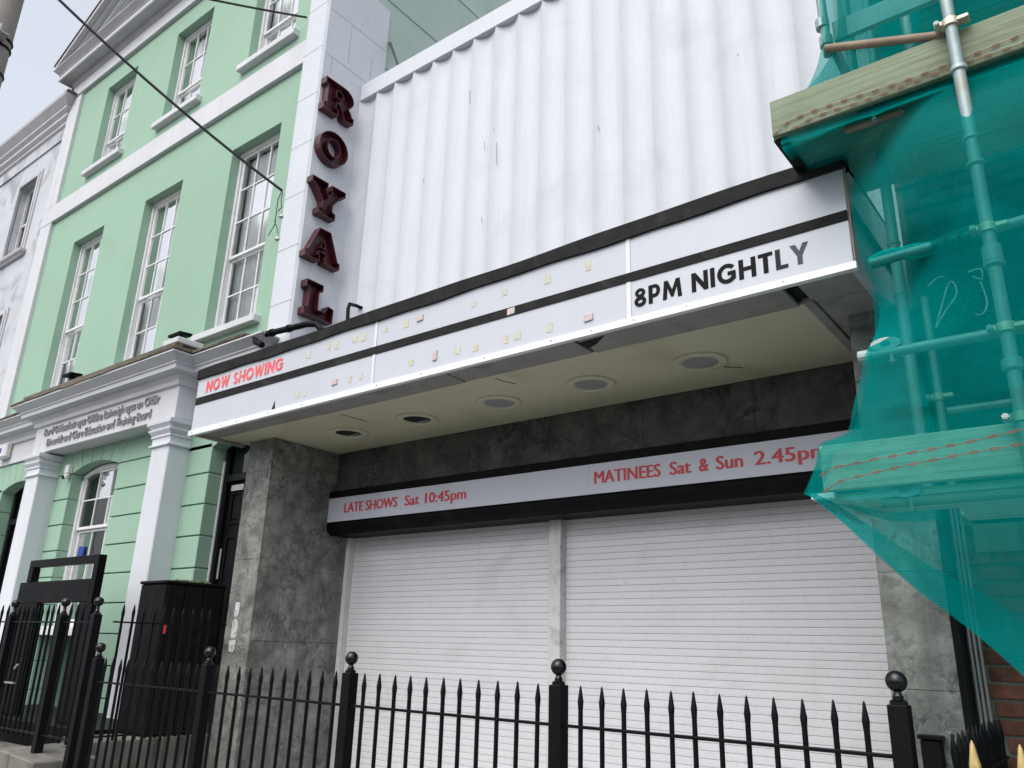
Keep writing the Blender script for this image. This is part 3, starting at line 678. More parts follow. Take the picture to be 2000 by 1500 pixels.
def royal(ch, y0, y1, z0, z1):
    outl, hs_ = OUT[ch]; dep = .115; x0 = XL1 + .004; x1 = x0 + dep
    sc2 = lambda p: (y0 + p[0] * (y1 - y0), z0 + p[1] * (z1 - z0))
    mb = MB(); pl = MB(); hd = MB()
    loops = [([sc2(p) for p in outl], .009)] + [([sc2(p) for p in h], -.009) for h in hs_]
    for pts, d in loops:
        inn = inset(pts, d); n = len(pts)
        v = [(x0, *p) for p in pts] + [(x1, *p) for p in pts] + [(x1, *p) for p in inn] + [(x0 + .02, *p) for p in inn]
        f = []
        for i in range(n):
            j = (i + 1) % n; f += [(i, j, n + j, n + i), (n + i, n + j, 2 * n + j, 2 * n + i), (2 * n + i, 2 * n + j, 3 * n + j, 3 * n + i)]
        mb.add(v, f)
    L_ = mb.build('letter', MAROON, S_)
    if ch == 'O':
        a, b = loops[0][0], loops[1][0]; n = 40; ring = MB(); cy, cz = (y0 + y1) / 2, (z0 + z1) / 2; ry, rz = (y1 - y0) / 2, (z1 - z0) / 2
        va = [(x0 + .02, cy + ry * .98 * math.cos(2 * math.pi * i / n), cz + rz * .98 * math.sin(2 * math.pi * i / n)) for i in range(n)] + [(x0 + .02, cy + ry * .45 * math.cos(2 * math.pi * i / n), cz + rz * .55 * math.sin(2 * math.pi * i / n)) for i in range(n)]
        ring.add(va, [(i, (i + 1) % n, n + (i + 1) % n, n + i) for i in range(n)]); ring.build('back_plate', MAROON, L_)
    else:
        pl.add([(x0 + .02, *p) for p in loops[0][0]], [tuple(range(len(loops[0][0])))]); pl.build('back_plate', MAROON, L_)
        for pts, d in loops[1:]:
            hd = MB(); hd.add([(x0 + .026, *p) for p in pts], [tuple(range(len(pts)))]); hd.build('dark_counter', HOLE, L_)
    if ch in 'RAY':
        cy = (y0 + y1) / 2; B('broken_fixing', MAROOND, L_, (x0 + .021, x0 + .035, cy - .05, cy + .02, (z0 + z1) / 2 - .11, (z0 + z1) / 2 - .04))
for ch, z0, z1, y0, y1 in (('R', 8.13, 8.64, 5.19, 5.75), ('O', 7.41, 7.90, 5.20, 5.72), ('Y', 6.645, 7.14, 5.16, 5.75), ('A', 6.015, 6.49, 5.18, 5.77), ('L', 5.285, 5.76, 5.26, 5.75)):
    royal(ch, y0 + .035, y1 - .02, z0 + .012, z1 - .018)

# ------------------------------------------------------------------ bold lettering for the marquee
def strip(pts, w, closed=False):
    n = len(pts); L_, R2 = [], []
    for i in range(n):
        a = Vector(pts[(i - 1) % n] if closed or i else pts[0]); b = Vector(pts[(i + 1) % n] if closed or i < n - 1 else pts[-1])
        d = (b - a).normalized(); nn = Vector((-d.y, d.x)) * w / 2; p = Vector(pts[i]); L_.append(p + nn); R2.append(p - nn)
    m = n if closed else n - 1
    return [[tuple(R2[i]), tuple(R2[(i + 1) % n]), tuple(L_[(i + 1) % n]), tuple(L_[i])] for i in range(m)]
GL = {
 'N': (.80, [[(0, 0), (.21, 0), (.21, .60), (.59, 0), (.80, 0), (.80, 1), (.59, 1), (.59, .40), (.21, 1), (0, 1)]]),
 'I': (.21, [[(0, 0), (.21, 0), (.21, 1), (0, 1)]]),
 'H': (.77, [[(0, 0), (.21, 0), (.21, .40), (.56, .40), (.56, 0), (.77, 0), (.77, 1), (.56, 1), (.56, .59), (.21, .59), (.21, 1), (0, 1)]]),
 'T': (.64, [[(.215, 0), (.425, 0), (.425, .82), (.64, .82), (.64, 1), (0, 1), (0, .82), (.215, .82)]]),
 'L': (.52, [[(0, 0), (.52, 0), (.52, .18), (.21, .18), (.21, 1), (0, 1)]]),
 'Y': (.78, [[(.285, 0), (.495, 0), (.495, .41), (.78, 1), (.545, 1), (.39, .64), (.235, 1), (0, 1), (.285, .41)]]),
 'M': (.98, [[(0, 0), (.20, 0), (.25, .60), (.43, .08), (.55, .08), (.73, .60), (.78, 0), (.98, 0), (.89, 1), (.70, 1), (.49, .46), (.28, 1), (.09, 1)]]),
 'W': (1.14, [[(.22, 0), (.41, 0), (.57, .56), (.73, 0), (.92, 0), (1.14, 1), (.92, 1), (.81, .42), (.66, 1), (.48, 1), (.33, .42), (.22, 1), (0, 1)]]),
 'O': (.94, strip(circ(.47, .5, .365, .405, 0, 360, 24)[:-1], .21, True)),
 'P': (.62, [[(0, 0), (.21, 0), (.21, 1), (0, 1)]] + strip([(.21, .91), (.33, .91)] + circ(.34, .655, .175, .255, 88, -88, 8) + [(.33, .40), (.21, .40)], .18)),
 '8': (.66, strip(circ(.33, .745, .185, .17, 0, 360, 18)[:-1], .165, True) + strip(circ(.33, .275, .225, .19, 0, 360, 18)[:-1], .17, True)),
 'G': (.90, strip(circ(.47, .5, .365, .405, 40, 318, 18), .20) + [[(.50, .40), (.86, .40), (.86, .58), (.50, .58)], [(.67, .15), (.86, .15), (.86, .398), (.67, .398)]]),
 'S': (.62, strip(circ(.315, .715, .19, .19, 28, 262, 9) + circ(.305, .285, .205, .195, 82, -150, 9), .185)),
}
def bold_word(word, start, capz, width, thing_, org, ux, uz, mats, thick=.003):
    ux, uz, org = Vector(ux), Vector(uz), Vector(org); nn = ux.cross(uz).normalized()
    adv = 0; lay = []
    for ch in word:
        if ch == ' ': adv += .38; continue
        lay.append((ch, adv)); adv += GL[ch][0] + .115
    tot = adv - .115; k = width / tot
    for i, (ch, a) in enumerate(lay):
        mb = MB()
        for q, pl in enumerate(GL[ch][1]):
            t = thick + q * .00012
            fr = [org + ux * (start[0] + (a + x) * k) + uz * (start[1] + z * capz) for x, z in pl]
            n = len(fr); v = [p + nn * t for p in fr] + fr
            mb.add(v, [tuple(range(n))] + [(j, n + j, n + (j + 1) % n, (j + 1) % n) for j in range(n)])
        mb.build('letter', mats(i) if callable(mats) else mats, thing_)

# ------------------------------------------------------------------ marquee
ZS = EYE + 2.173
MA = Vector((-8.123, 4.622, ZS)); MBp = Vector((-1.004, 4.515, ZS)); ML = (MBp - MA).length
mu = (MBp - MA).normalized(); mz = Vector((0, 0, 1)); mn = mu.cross(mz)       # mn points to the street
Q = thing('marquee', 'long white cinema canopy sign with NOW SHOWING and 8PM NIGHTLY over the entrance', 'marquee', (-4.5, 4.57, ZS))
def mp(u, v, o=0.0): return MA + mu * u + mz * v + mn * o
def mquad(mb, u0, u1, v00, v01, v10, v11, o0, o1):   # v00 bottom-left, v01 top-left, v10 bottom-right, v11 top-right
    mb.hexa([mp(u0, v00, o1), mp(u1, v10, o1), mp(u1, v10, o0), mp(u0, v00, o0)], [mp(u0, v01, o1), mp(u1, v11, o1), mp(u1, v11, o0), mp(u0, v01, o0)])
top = lambda u: .645 + .027 * u / ML                  # lower edge of black felt
midl = lambda u: .346 - .028 * u / ML; midh = lambda u: .424 - .044 * u / ML
# body behind the faces
bd = MB(); bd.hexa([mp(.03, .06, -.05), mp(ML - .012, .06, -.05), (-1.02, YFL - .002, ZS + .06), (-8.09, YP + .09, ZS + .06)], [mp(.03, .70, -.05), mp(ML - .012, .72, -.05), (-1.02, YFL - .002, ZS + .74), (-8.09, YP + .09, ZS + .72)])
bd.build('frame', BOARD, Q)
seams = [0.01, 2.97, 5.613, ML - .006]
for k in range(3):
    a, b = seams[k] + .004, seams[k + 1] - .004
    for (lo, hi) in ((lambda u: .03, midl), (midh, lambda u: top(u) + .01)):
        f = MB(); n = 8
        for i in range(n):
            u0, u1 = a + (b - a) * i / n, a + (b - a) * (i + 1) / n
            mquad(f, u0, u1, lo(u0), hi(u0), lo(u1), hi(u1), -.02, .0)
        f.build('face_panel', ACRYL, Q)
    if k: B_ = MB(); mquad(B_, seams[k] - .018, seams[k] + .014, .03, top(seams[k]), .03, top(seams[k]), .0008, .006); B_.build('seam_strip', PLASTW, Q)
st = MB(); n = 24
for i in range(n):
    u0, u1 = .012 + (ML - .02) * i / n, .012 + (ML - .02) * (i + 1) / n
    mquad(st, u0, u1, midl(u0) - .002, midh(u0) + .002, midl(u1) - .002, midh(u1) + .002, -.01, .008)
st.build('letter_track', FELT, Q)
ft = MB(); n = 60
def fw1(u): return top(u) + .004 * math.sin(u * 3.1) + .004 * math.sin(u * 7.7 + 1)
def fh1(u): return top(u) + .112 + .006 * math.sin(u * 2.3 + .5) + .003 * math.sin(u * 5.1)
for i in range(n):
    u0, u1 = -.012 + (ML + .03) * i / n, -.012 + (ML + .03) * (i + 1) / n
    mquad(ft, u0, u1, fw1(u0), fh1(u0), fw1(u1), fh1(u1), -.06, .024)
ft.build('felt_edge', FELT, Q)
tp = MB(); tp.hexa([mp(0, .71, .0), mp(ML, .735, .0), (-1.0, YFL - .003, ZS + .745), (-8.1, YP + .08, ZS + .725)], [mp(0, .745, .0), mp(ML, .775, .0), (-1.0, YFL - .003, ZS + .785), (-8.1, YP + .08, ZS + .765)]); tp.build('felt_roof', FELT, Q)
al = MB(); mquad(al, -.03, ML + .012, -.012, .050, -.012, .036, -.03, .016); al.build('bottom_trim', ALU, Q, .003)
for u in (.05, .62, .90, 1.45, 2.0, 3.05, 3.6, 4.3, 4.95, 5.3, 5.65, 6.05, 6.7):
    s = MB(); c = mp(u, .020, .016); s.tube([c - mn * .004, c + mn * .004], .0075, 8); s.build('screw', GREYM, Q)
# right and left ends
en = MB(); en.hexa([mp(ML - .005, -.01, -.0), (-.99, YFL - .003, ZS - .01), (-1.015, YFL - .003, ZS - .01), mp(ML - .03, -.01, -.02)], [mp(ML - .005, .72, 0), (-.99, YFL - .003, ZS + .74), (-1.015, YFL - .003, ZS + .74), mp(ML - .03, .72, -.02)])
en.build('end_panel', ACRYL, Q)
B('end_strip', FELT, Q, (-.995, -.984, 4.56, YFL - .01, ZS + .36, ZS + .43)); B('end_edge', RUST, Q, (-1.002, -.994, 4.505, 4.518, ZS + .04, ZS + .70))
en = MB(); en.hexa([mp(0, -.005, 0), mp(.03, -.005, -.02), (-8.09, YP + .08, ZS - .005), (-8.12, YP + .08, ZS - .005)], [mp(0, .72, 0), mp(.03, .72, -.02), (-8.09, YP + .08, ZS + .73), (-8.12, YP + .08, ZS + .73)])
en.build('end_panel', ACRYL, Q)
# underside: grey border boards, cream panels
YI = 4.875
bl = [(-8.10, -6.2), (-6.19, -4.3), (-4.29, -3.02), (-2.98, -1.45), (-1.36, -1.01)]
for k, (a, b) in enumerate(bl):
    ya = lambda x: 4.63 - (x + 8.12) * .015
    z0 = ZS - .002 - .006 * (k % 2)
    mb = MB(); mb.hexa([(a, ya(a), z0), (b, ya(b), z0), (b, YI, z0), (a, YI, z0)], [(a, ya(a), z0 + .03), (b, ya(b), z0 + .03), (b, YI, z0 + .03), (a, YI, z0 + .03)]); mb.build('border_board', BOARD, Q, .004)
B('dark_gap', HOLE, Q, (-8.05, -1.03, 4.66, 6.1, ZS + .03, ZS + .045))
mb = MB(); mb.add([(-3.0, 4.62, ZS - .009), (-2.75, 4.60, ZS - .009), (-2.90, 4.72, ZS - .009), (-2.99, 4.76, ZS - .009)], [(0, 1, 2, 3)]); mb.build('broken_hole', HOLE, Q)
B('border_board', BOARD, Q, (-1.34, -1.012, YI + .004, YFL - .3, ZS - .004, ZS + .028), bevel=.004)
B('trim_batten', BOARD, Q, (-1.41, -1.345, YI - .06, 6.1, ZS - .018, ZS + .02), bevel=.005)
B('trim_batten', BOARD, Q, (-8.05, -7.99, 4.64, YP + .05, ZS - .02, ZS + .02), bevel=.005)
cz = ZS + .006
cs = [-8.0, -5.02, -3.05, -1.415]
cs = [-7.985, -4.95, -1.412]
for k in range(2):
    mb = MB(); x0, x1 = cs[k] + .0015, cs[k + 1] - .0015
    B('soffit_panel', CREAM, Q, (x0, x1, YI + .002, YW - .002 if x0 > -7.3 else YW - .002, cz, cz + .02))
for k, (lx, lens) in enumerate(((-2.43, 1), (-3.43, 1), (-4.43, 1), (-5.48, 0), (-6.50, 0))):
    cy = 5.50; n = 28
    def ring(r0, z0_, r1, z1_, nm, m, par):
        mb = MB(); v = [(lx + r0 * math.cos(2 * math.pi * i / n), cy + r0 * math.sin(2 * math.pi * i / n), z0_) for i in range(n)] + [(lx + r1 * math.cos(2 * math.pi * i / n), cy + r1 * math.sin(2 * math.pi * i / n), z1_) for i in range(n)]
        mb.add(v, [(i, (i + 1) % n, n + (i + 1) % n, n + i) for i in range(n)]); return mb
    pr = [(.212, cz + .002), (.212, cz - .014), (.198, cz - .022), (.16, cz - .024), (.142, cz - .016), (.138, cz + .004)]
    mb = MB()
    for (r0, z0_), (r1, z1_) in zip(pr, pr[1:]): mb.add(*[(q.v, q.f) for q in (ring(r0, z0_, r1, z1_, '', None, None),)][0])
    dl = mb.build('downlight', CREAM, Q)
    mb = MB(); zz = cz - .012 if lens else cz - .004
    mb.add([(lx + .143 * math.cos(2 * math.pi * i / n), cy + .143 * math.sin(2 * math.pi * i / n), zz) for i in range(n)], [tuple(range(n))])
    mb.build('lens' if lens else 'open_hole', LENS if lens else HOLE, dl)
    if not lens:
        mb = MB(); mb.add([(lx - .10, cy + .137 - .02, cz - .006), (lx + .10, cy + .117, cz - .006), (lx + .05, cy + .07, cz - .006), (lx - .06, cy + .07, cz - .006)], [(0, 1, 2, 3)]); mb.build('old_fitting', ROOM, dl)
for pts in ([(1370, 700), (1390, 715), (1450, 718)], [(968, 739), (985, 745), (1008, 750)], [(850, 735 + 13), (905, 752)], [(735, 753 + 0), (780, 764)], [(665, 809), (716, 823)]):
    q = [PZ(a, b, cz - .0015) for a, b in pts]
    if all(-7.95 < p.x < -1.45 and 4.9 < p.y < 6.1 for p in q):
        mb = MB(); mb.tube(q, .0035, 4); mb.build('crack', HOLE, Q)
# lettering and old tape
bold_word('NOW SHOWING', (.185, .463), .135, 1.40, Q, mp(0, 0, .0006), mu, mz, REDF)
bold_word('8PM NIGHTLY', (5.652, .112), .138, 1.215, Q, mp(0, 0, .0006), mu, mz, lambda i: GRYV if i == 9 else (GRYV2 if i == 8 else BLKV))
def mpx(px, py):
    d = ray(px, py); o = Vector((0, 0, EYE)); t = (MA - o).dot(mn) / d.dot(mn); q = o + d * t - MA; return q.dot(mu), q.z
tapes = [(603, 693), (642, 677), (658, 674), (693, 663), (711, 659), (581, 771), (595, 769), (684, 741), (705, 735), (753, 644), (793, 632), (926, 594), (986, 571), (1068, 546), (1149, 520), (803, 708), (894, 685), (929, 679), (988, 662), (1011, 656), (1073, 640)]
for px, py in tapes:
    u, v = mpx(px, py); s_ = .022 + .012 * R_(); h_ = .025 + .012 * R_(); t = MB(); a = (R_() - .5) * .012
    t.hexa([mp(u - s_, v - h_, .0025), mp(u + s_, v - h_ + a, .0025), mp(u + s_, v - h_ + a, .0004), mp(u - s_, v - h_, .0004)], [mp(u - s_ + a, v + h_, .0025), mp(u + s_, v + h_, .0025), mp(u + s_, v + h_, .0004), mp(u - s_ + a, v + h_, .0004)]); t.build('tape_patch', TAPE, Q)
for px, py in ((821, 622), (850, 695), (654, 747), (1150, 621), (999, 609)):
    u, v = mpx(px, py); t = MB(); s_, h_ = (.038, .028) if px != 850 else (.024, .045)
    mquad(t, u - s_, u + s_, v - h_, v + h_, v - h_ + .004, v + h_ + .004, .0004, .012); t.build('foam_pad', FOAM, Q, .003)
u, v = mpx(533, 795); t = MB(); t.add([mp(u - .02, v - .03, .001), mp(u + .04, v - .03, .001), mp(u + .02, v + .07, .001)], [(0, 1, 2)]); t.build('broken_hole', HOLE, Q)

# ------------------------------------------------------------------ LATE SHOWS sign box
YSG = 6.05
E_ = thing('sign_box', 'long black sign box with LATE SHOWS and MATINEES times above the shutters', 'sign', (-4.3, YSG, 2.8))
x0, x1 = XL1 + .006, XR0 + .1
B('casing', BLACKM, E_, (x0, x1, YSG + .008, YW - .002, 2.93, 3.30), bevel=.006)
rl = MB(); pts = [(YSG + .004, 2.93), (YSG - .004, 2.90), (YSG + .01, 2.84), (YSG + .06, 2.80), (YS + .02, 2.805), (YS + .02, 2.93)]
rl.poly_prism(pts, 'x', x0, x1); rl.build('roller_housing', BLACKM, E_, .004)
B('top_lip', BLACKM, E_, (x0, x1, YSG - .006, YSG + .007, 3.222, 3.302), bevel=.003)
for a, b in ((x0 + .004, -6.0), (-5.998, -3.80), (-3.798, x1 - .01)): B('face_panel', SIGNF, E_, (a, b, YSG - .003, YSG + .006, 2.945, 3.219))
def sgn(px0, px1, body, z):
    a, b = PY(px0, 950, YSG).x, PY(px1, 950, YSG).x
    text_mesh(body, .158, RED, 'letter', E_, (a + .005, YSG - .0035, z), (1, 0, 0), (0, 0, 1), .003, fit=b - a - .010, split=True, shifts=(-.005, -.0017, .0017, .005))
sgn(677, 779, 'LATE SHOWS', 3.037); sgn(793, 821, 'Sat', 3.037); sgn(832, 912, '10:45pm', 3.037)
sgn(1161, 1292, 'MATINEES', 3.037); sgn(1309, 1352, 'Sat', 3.037); sgn(1367, 1387, '&', 3.037); sgn(1401, 1455, 'Sun', 3.037); sgn(1477, 1627, '2.45pm', 3.037)

# ------------------------------------------------------------------ pipes and fittings on the facade
d = MB(); q = [PY(512, 674, 4.98), PY(500, 668, 4.98), PY(497, 660, 5.0), PY(510, 655, 5.03), PY(600, 633, 5.06), PY(618, 633, 5.1), PY(628, 645, 5.12)]
wp = thing('waste_pipe', 'mossy black pipe lying across the canopy top below the letter L', 'pipe', q[4])
dd = MB(); dd.tube(q, .036, 12); dd.build('pipe', BLACKM, wp, smooth=True)
for t in (.25, .62):
    c = q[3].lerp(q[4], t); dd = MB(); dv = (q[4] - q[3]).normalized(); dd.tube([c - dv * .02, c + dv * .02], .046, 12); dd.build('collar', BLACKM, wp)
d = MB(); a = PY(696, 597, 5.85); d.tube([PY(678, 640, 5.6), PY(680, 602, 5.6), PY(683, 594, 5.62), a, a + Vector((0, .1, 0))], .022, 10)
tag(d.build('vent_pipe', BLACKM, smooth=True), 'short bent dark pipe rising beside the fluted wall', 'pipe')
d = MB(); d.tube([PY(778, 131, 5.9), PY(772, 112, 5.95), PY(766, 95, 6.1), PY(762, 84, 6.35)], .018, 8); tag(d.build('coping_cable', CABLE, smooth=True), 'thick black cable dropping behind the fin onto the coping', 'cable')
for i, (px, py, l) in enumerate(((352, 660, 'black floodlight on the cornice above the right pilaster'), (141, 737, 'black floodlight on the cornice below the leftmost window'))):
    p = PY(px, py, 4.95 if i == 0 else 5.0)
    fl_ = thing('floodlight', l, 'floodlight', p, 'floodlights on the cornice')
    m = MB(); m.hexa([(p.x - .13, p.y - .09, p.z - .005), (p.x + .13, p.y - .09, p.z - .005), (p.x + .12, p.y + .09, p.z + .02), (p.x - .12, p.y + .09, p.z + .02)], [(p.x - .15, p.y - .10, p.z + .035), (p.x + .15, p.y - .10, p.z + .035), (p.x + .14, p.y + .09, p.z + .055), (p.x - .14, p.y + .09, p.z + .055)]); m.build('head', BLACKM, fl_, .006)
    m = MB(); m.box(p.x - .05, p.x + .05, p.y - .02, p.y + .03, 5.03, p.z + .005); m.build('bracket', BLACKM, fl_)
p = PY(372, 676, 4.78); B_ = MB(); B_.box(-9.33, -8.98, 4.74, 5.1, 5.12, 5.20); bb = tag(B_.build('ledge_block', TRIM, None, .01), 'white capped block standing on the cornice over the right pilaster', 'block')
sc_ = thing('security_camera', 'small white security camera beside the arched ground floor window', 'camera', (-12.5, YG, 3.9))
B('junction_box', PLASTW, sc_, (-12.56, -12.44, YG - .07, YG - .001, 3.93, 4.06), bevel=.008)
m = MB(); m.lathe([(.0, 0), (.03, .004), (.045, .03), (.045, .06), (.03, .075)], (-12.48, YG - .05, 3.845), 14); m.build('dome', PLASTW, sc_, smooth=True)
m = MB(); m.tube([(-12.5, YG - .07, 3.87), (-12.51, YG - .105, 3.862)], .028, 12); m.build('eye', BLACK, sc_)
ab = thing('alarm_box', 'white alarm box with blue mark at the far left edge', 'alarm', (-14.95, 5.2, 4.45))
B('case', PLASTW, ab, (-15.15, -14.79, 5.15, 5.268, 4.44, 4.70), bevel=.03); B('emblem', BLUEP, ab, (-15.06, -14.93, 5.146, 5.1498, 4.52, 4.61))

# ------------------------------------------------------------------ utility pole and cables
po = thing('utility_pole', 'wooden utility pole with steel bracket at the top left corner', 'pole', (-9.27, 2.2, 0))
m = MB(); m.tube([(-9.27, 2.2, 0), (-9.27, 2.2, 9.6)], [.16, .125], 14); m.build('post', POLEM, po, smooth=True)
B('bracket', GREYM, po, (-9.16, -8.93, 2.10, 2.112, 7.93, 8.03), (-9.16, -8.945, 2.112, 2.20, 7.93, 7.942)); B('clamp_band', GREYM, po, (-9.42, -9.12, 2.05, 2.06, 7.95, 8.0))
m = MB(); m.tube([(-9.1, 2.1, 8.1), (-8.95, 2.1, 7.98), (-8.99, 2.08, 7.66), (-9.14, 2.06, 7.56)], .009, 6); m.build('pole_wire', GREYM, po)
for z in (8.0, 7.9, 7.55):
    m = MB(); m.lathe([(.14, z), (.146, z + .004), (.146, z + .026), (.14, z + .03)], (-9.27, 2.2, 0), 14); m.build('strap', BLACKM, po)
def cable(a, b, sag, r, name, label):
    a, b = Vector(a), Vector(b); pts = []
    for i in range(25):
        t = i / 24; p = a.lerp(b, t); p.z -= sag * 4 * t * (1 - t); pts.append(p)
    m = MB(); m.tube(pts, r, 8); tw = MB()
    tag(m.build(name, CABLE, smooth=True), label, 'cable')
pt = Vector((-9.14, 2.2, 9.05))
a1 = PY(552, 373, 5.17); cable(pt, a1, .10, .017, 'overhead_cable', 'thick overhead cable sloping from the pole down to the fin beside the big window')
a2 = PY(599, 34, 5.18); cable(pt + Vector((.02, 0, .12)), a2, .05, .015, 'overhead_cable', 'upper overhead cable meeting the fin near the top of the picture')
for i, pts in enumerate(([(550, 374), (543, 390), (540, 412), (537, 438), (524, 460)], [(552, 376), (549, 392), (550, 405), (543, 412)], [(536, 432), (541, 445), (543, 456)])):
    m = MB(); m.tube([PY(a, b, 5.19) for a, b in pts], .006, 6); tag(m.build('drop_wire', CABLE, smooth=True), ['longest thin black wire hanging from the cable end at the fin', 'short looped black wire under the cable end', 'thin black wire by the lower insulator on the fin'][i], 'wire', 'drop wires at the fin')
for i, (px, py) in enumerate(((549, 423), (541, 467))):
    p = PY(px, py, 5.19); m = MB(); m.tube([p + Vector((-.035, -.0, .01)), p, p + Vector((.03, .01, 0))], [.018, .03, .016], 10); tag(m.build('insulator', GREYM, smooth=True), ['upper grey insulator on the left edge of the fin', 'lower grey insulator on the left edge of the fin'][i], 'insulator', 'insulators on the fin')
for i, (px, py, Y) in enumerate(((135, 184, 5.22), (122, 212, 5.2))):
    p = PY(px, py, Y); wd = thing('weed', ['small weed sprouting from the green house wall under the cornice', 'small weed growing on the grey house parapet'][i], 'plant', p)
    st_ = MB(); lf = MB()
    for k in range(7):
        a = R_() * 6.28; e = p + Vector((math.cos(a) * .14 - .04, math.sin(a) * .08 - .03, .02 + R_() * .14)); st_.tube([p, e], .004, 4)
        for q_ in range(4):
            c = p.lerp(e, .5 + .5 * R_()); dx, dz = (R_() - .5) * .09, (R_() - .5) * .08
            lf.add([c, c + Vector((dx, -.01, dz + .015)), c + Vector((dx * 1.7, -.012, dz)), c + Vector((dx, -.01, dz - .015))], [(0, 1, 2, 3)])
    st_.build('stem', LEAF, wd); lf.build('leaves', LEAF, wd)

# ------------------------------------------------------------------ railings
YF = 3.6
def bar_mesh(ztop, zbot, gold=False):
    m = MB(); m.lathe([(.0122, zbot), (.0122, ztop - .115), (.0150, ztop - .085), (.0155, ztop - .075), (.0055, ztop - .010), (.001, ztop)], (0, 0, 0), 8); return m
def finial_post(parent, x, y, ztop, zbot, ball):
    m = MB(); m.box(x - .0375, x + .0375, y - .0375, y + .0375, zbot, ztop); p = m.build('post', BLACK, parent, .004)
    m = MB(); r = .041; cz_ = ball - ztop
    prof = [(.034, 0.001), (.034, .012), (.020, .022), (.022, .030), (.015, .038), (.015, cz_ - r * .92)] + [(r * math.cos(math.radians(a)), cz_ + r * math.sin(math.radians(a))) for a in range(-66, 90, 12)] + [(.002, cz_ + r)]
    m.lathe(prof, (x, y, ztop), 18); m.build('finial', FINB, p, smooth=True)
def railing(name, label, posts, bars, zr_, zlow, ztip, zpost, ball, axis='x', const=YF, group=None, zbot=.03, posts_on=True, tipm=None):
    r = thing(name, label, 'railing', (posts[0], const, 0) if axis == 'x' else (const, posts[0], 0), group)
    P3 = (lambda a: (a, const)) if axis == 'x' else (lambda a: (const, a))
    if posts_on:
        for a in posts: finial_post(r, *P3(a), zpost, zbot, ball)
    src = None; ox, oy = r.location.x, r.location.y
    for k in range(len(posts) - 1):
        a, b = posts[k] + .0375, posts[k + 1] - .0375
        for z in (zr_, zlow):
            m = MB()
            if axis == 'x': m.box(a, b, const - .018, const + .018, z - .007, z + .007)
            else: m.box(const - .018, const + .018, a, b, z - .007, z + .007)
            m.build('rail', BLACK, r, .002)
        n = bars[k]
        for i in range(n):
            q = a + (b - a) * (i + .75) / (n + .5); x, y = P3(q)
            if src is None:
                m = bar_mesh(ztip, zlow - .04); src = m.build('bar', BLACK, r, smooth=True, loc=(0, 0, 0)); src.location = (x - ox, y - oy, 0)
                if tipm: 
                    t_ = MB(); t_.lathe([(.0135, ztip - .15), (.0195, ztip - .085), (.0185, ztip - .075), (.0075, ztip - .010), (.0015, ztip + .003)], (0, 0, 0), 8); tt = t_.build('spearhead', tipm, src, smooth=True, loc=(0, 0, 0)); tt.location = (0, 0, 0)
            else:
                c = src.copy(); COL.objects.link(c); c.parent = r; c.location = (x - ox + (R_() - .5) * .004, y - oy, (R_() - .5) * .006); c.rotation_euler = ((R_() - .5) * .006, (R_() - .5) * .008, 0)
                for ch in src.children:
                    k2 = ch.copy(); COL.objects.link(k2); k2.parent = c
    return r
railing('iron_railing', 'black spiked iron railing with ball topped posts in front of the cinema', [-7.22, -5.573, -4.02, -2.448, -.835], [12, 11, 11, 12], 1.249, .16, 1.443, 1.438, 1.524)
railing('iron_railing', 'taller black spiked railing with gate before the green house steps', [-10.6, -9.12, -8.03, -7.40], [9, 9, 4], 1.733, .77, 1.90, 1.80, 1.91, zbot=.40)
railing('iron_railing', 'short black side railing running back to the stone pier', [3.68, 4.78], [10], 1.742, .80, 1.90, 1.80, 1.91, axis='y', const=-7.31, posts_on=False)
railing('iron_railing', 'low black railing running back along the brick wall at right', [3.70, 5.12], [13], 1.15, .15, 1.335, 1.3, 1.4, axis='y', const=-.70, posts_on=False)
railing('iron_railing', 'black railing with gold spearheads at the bottom right corner', [-.7225, 2.14], [19], 1.06, .12, 1.335, 1.3, 1.4, const=3.48, posts_on=False, tipm=GOLD)
lt = thing('gate_latch', 'small steel latch on the tall black gate', 'latch', (-8.8, YF - .03, 1.2))
B('bolt', GREYM, lt, (-8.89, -8.70, YF - .045, YF - .02, 1.165, 1.18)); m = MB(); m.tube([(-8.75, YF - .035, 1.30), (-8.70, YF - .035, 1.34)], .010, 8); m.build('knob', GREYM, lt); m = MB(); m.tube([(-8.82, YF - .035, 1.17), (-8.82, YF - .035, 1.04)], .006, 6); m.build('rod', BLACK, lt)
# plinth, steps, parapet
sp = MB(); sp.hexa([(-8.35, 3.40, 0), (-7.62, 3.40, 0), (-7.62, 3.95, 0), (-8.35, 3.95, 0)], [(-8.35, 3.40, .64), (-7.62, 3.40, .60), (-7.62, 3.95, .60), (-8.35, 3.95, .66)])
tag(sp.build('stone_step', BSTONE, None, .012), 'limestone step block under the tall black gate', 'step')
pl = MB(); pl.box(-12.5, -8.37, 3.5, 3.75, 0, .62); tag(pl.build('plinth_wall', BSTONE, None, .01), 'low limestone plinth under the tall railing at far left', 'wall')
B_ = MB(); B_.box(-12.0, -8.42, 4.2, 5.28, 0, .74); tag(B_.build('entrance_landing', BLACKM, None, .01), 'black painted landing behind the tall railing of the green house', 'landing')  # landing takes the matt black material
pw = thing('stair_parapet', 'black painted parapet wall beside the house door with mossy top', 'wall', (-8.15, 4.9, 0))
B('wall', BLACKM, pw, (-8.40, -7.905, 4.50, 5.19, .72, 2.15), bevel=.01); B('coping', BLACKM, pw, (-8.415, -7.89, 4.485, 5.19, 2.152, 2.185), bevel=.01)
B('base', BSTONE, pw, (-8.42, -7.86, 3.98, 5.19, 0, .70), bevel=.01)
for (a, b) in ((4.52, 4.70), (4.72, 4.92), (4.94, 5.15)): B('board', BLACKM, pw, (-7.904, -7.888, a, b, .75, 2.14), bevel=.004)
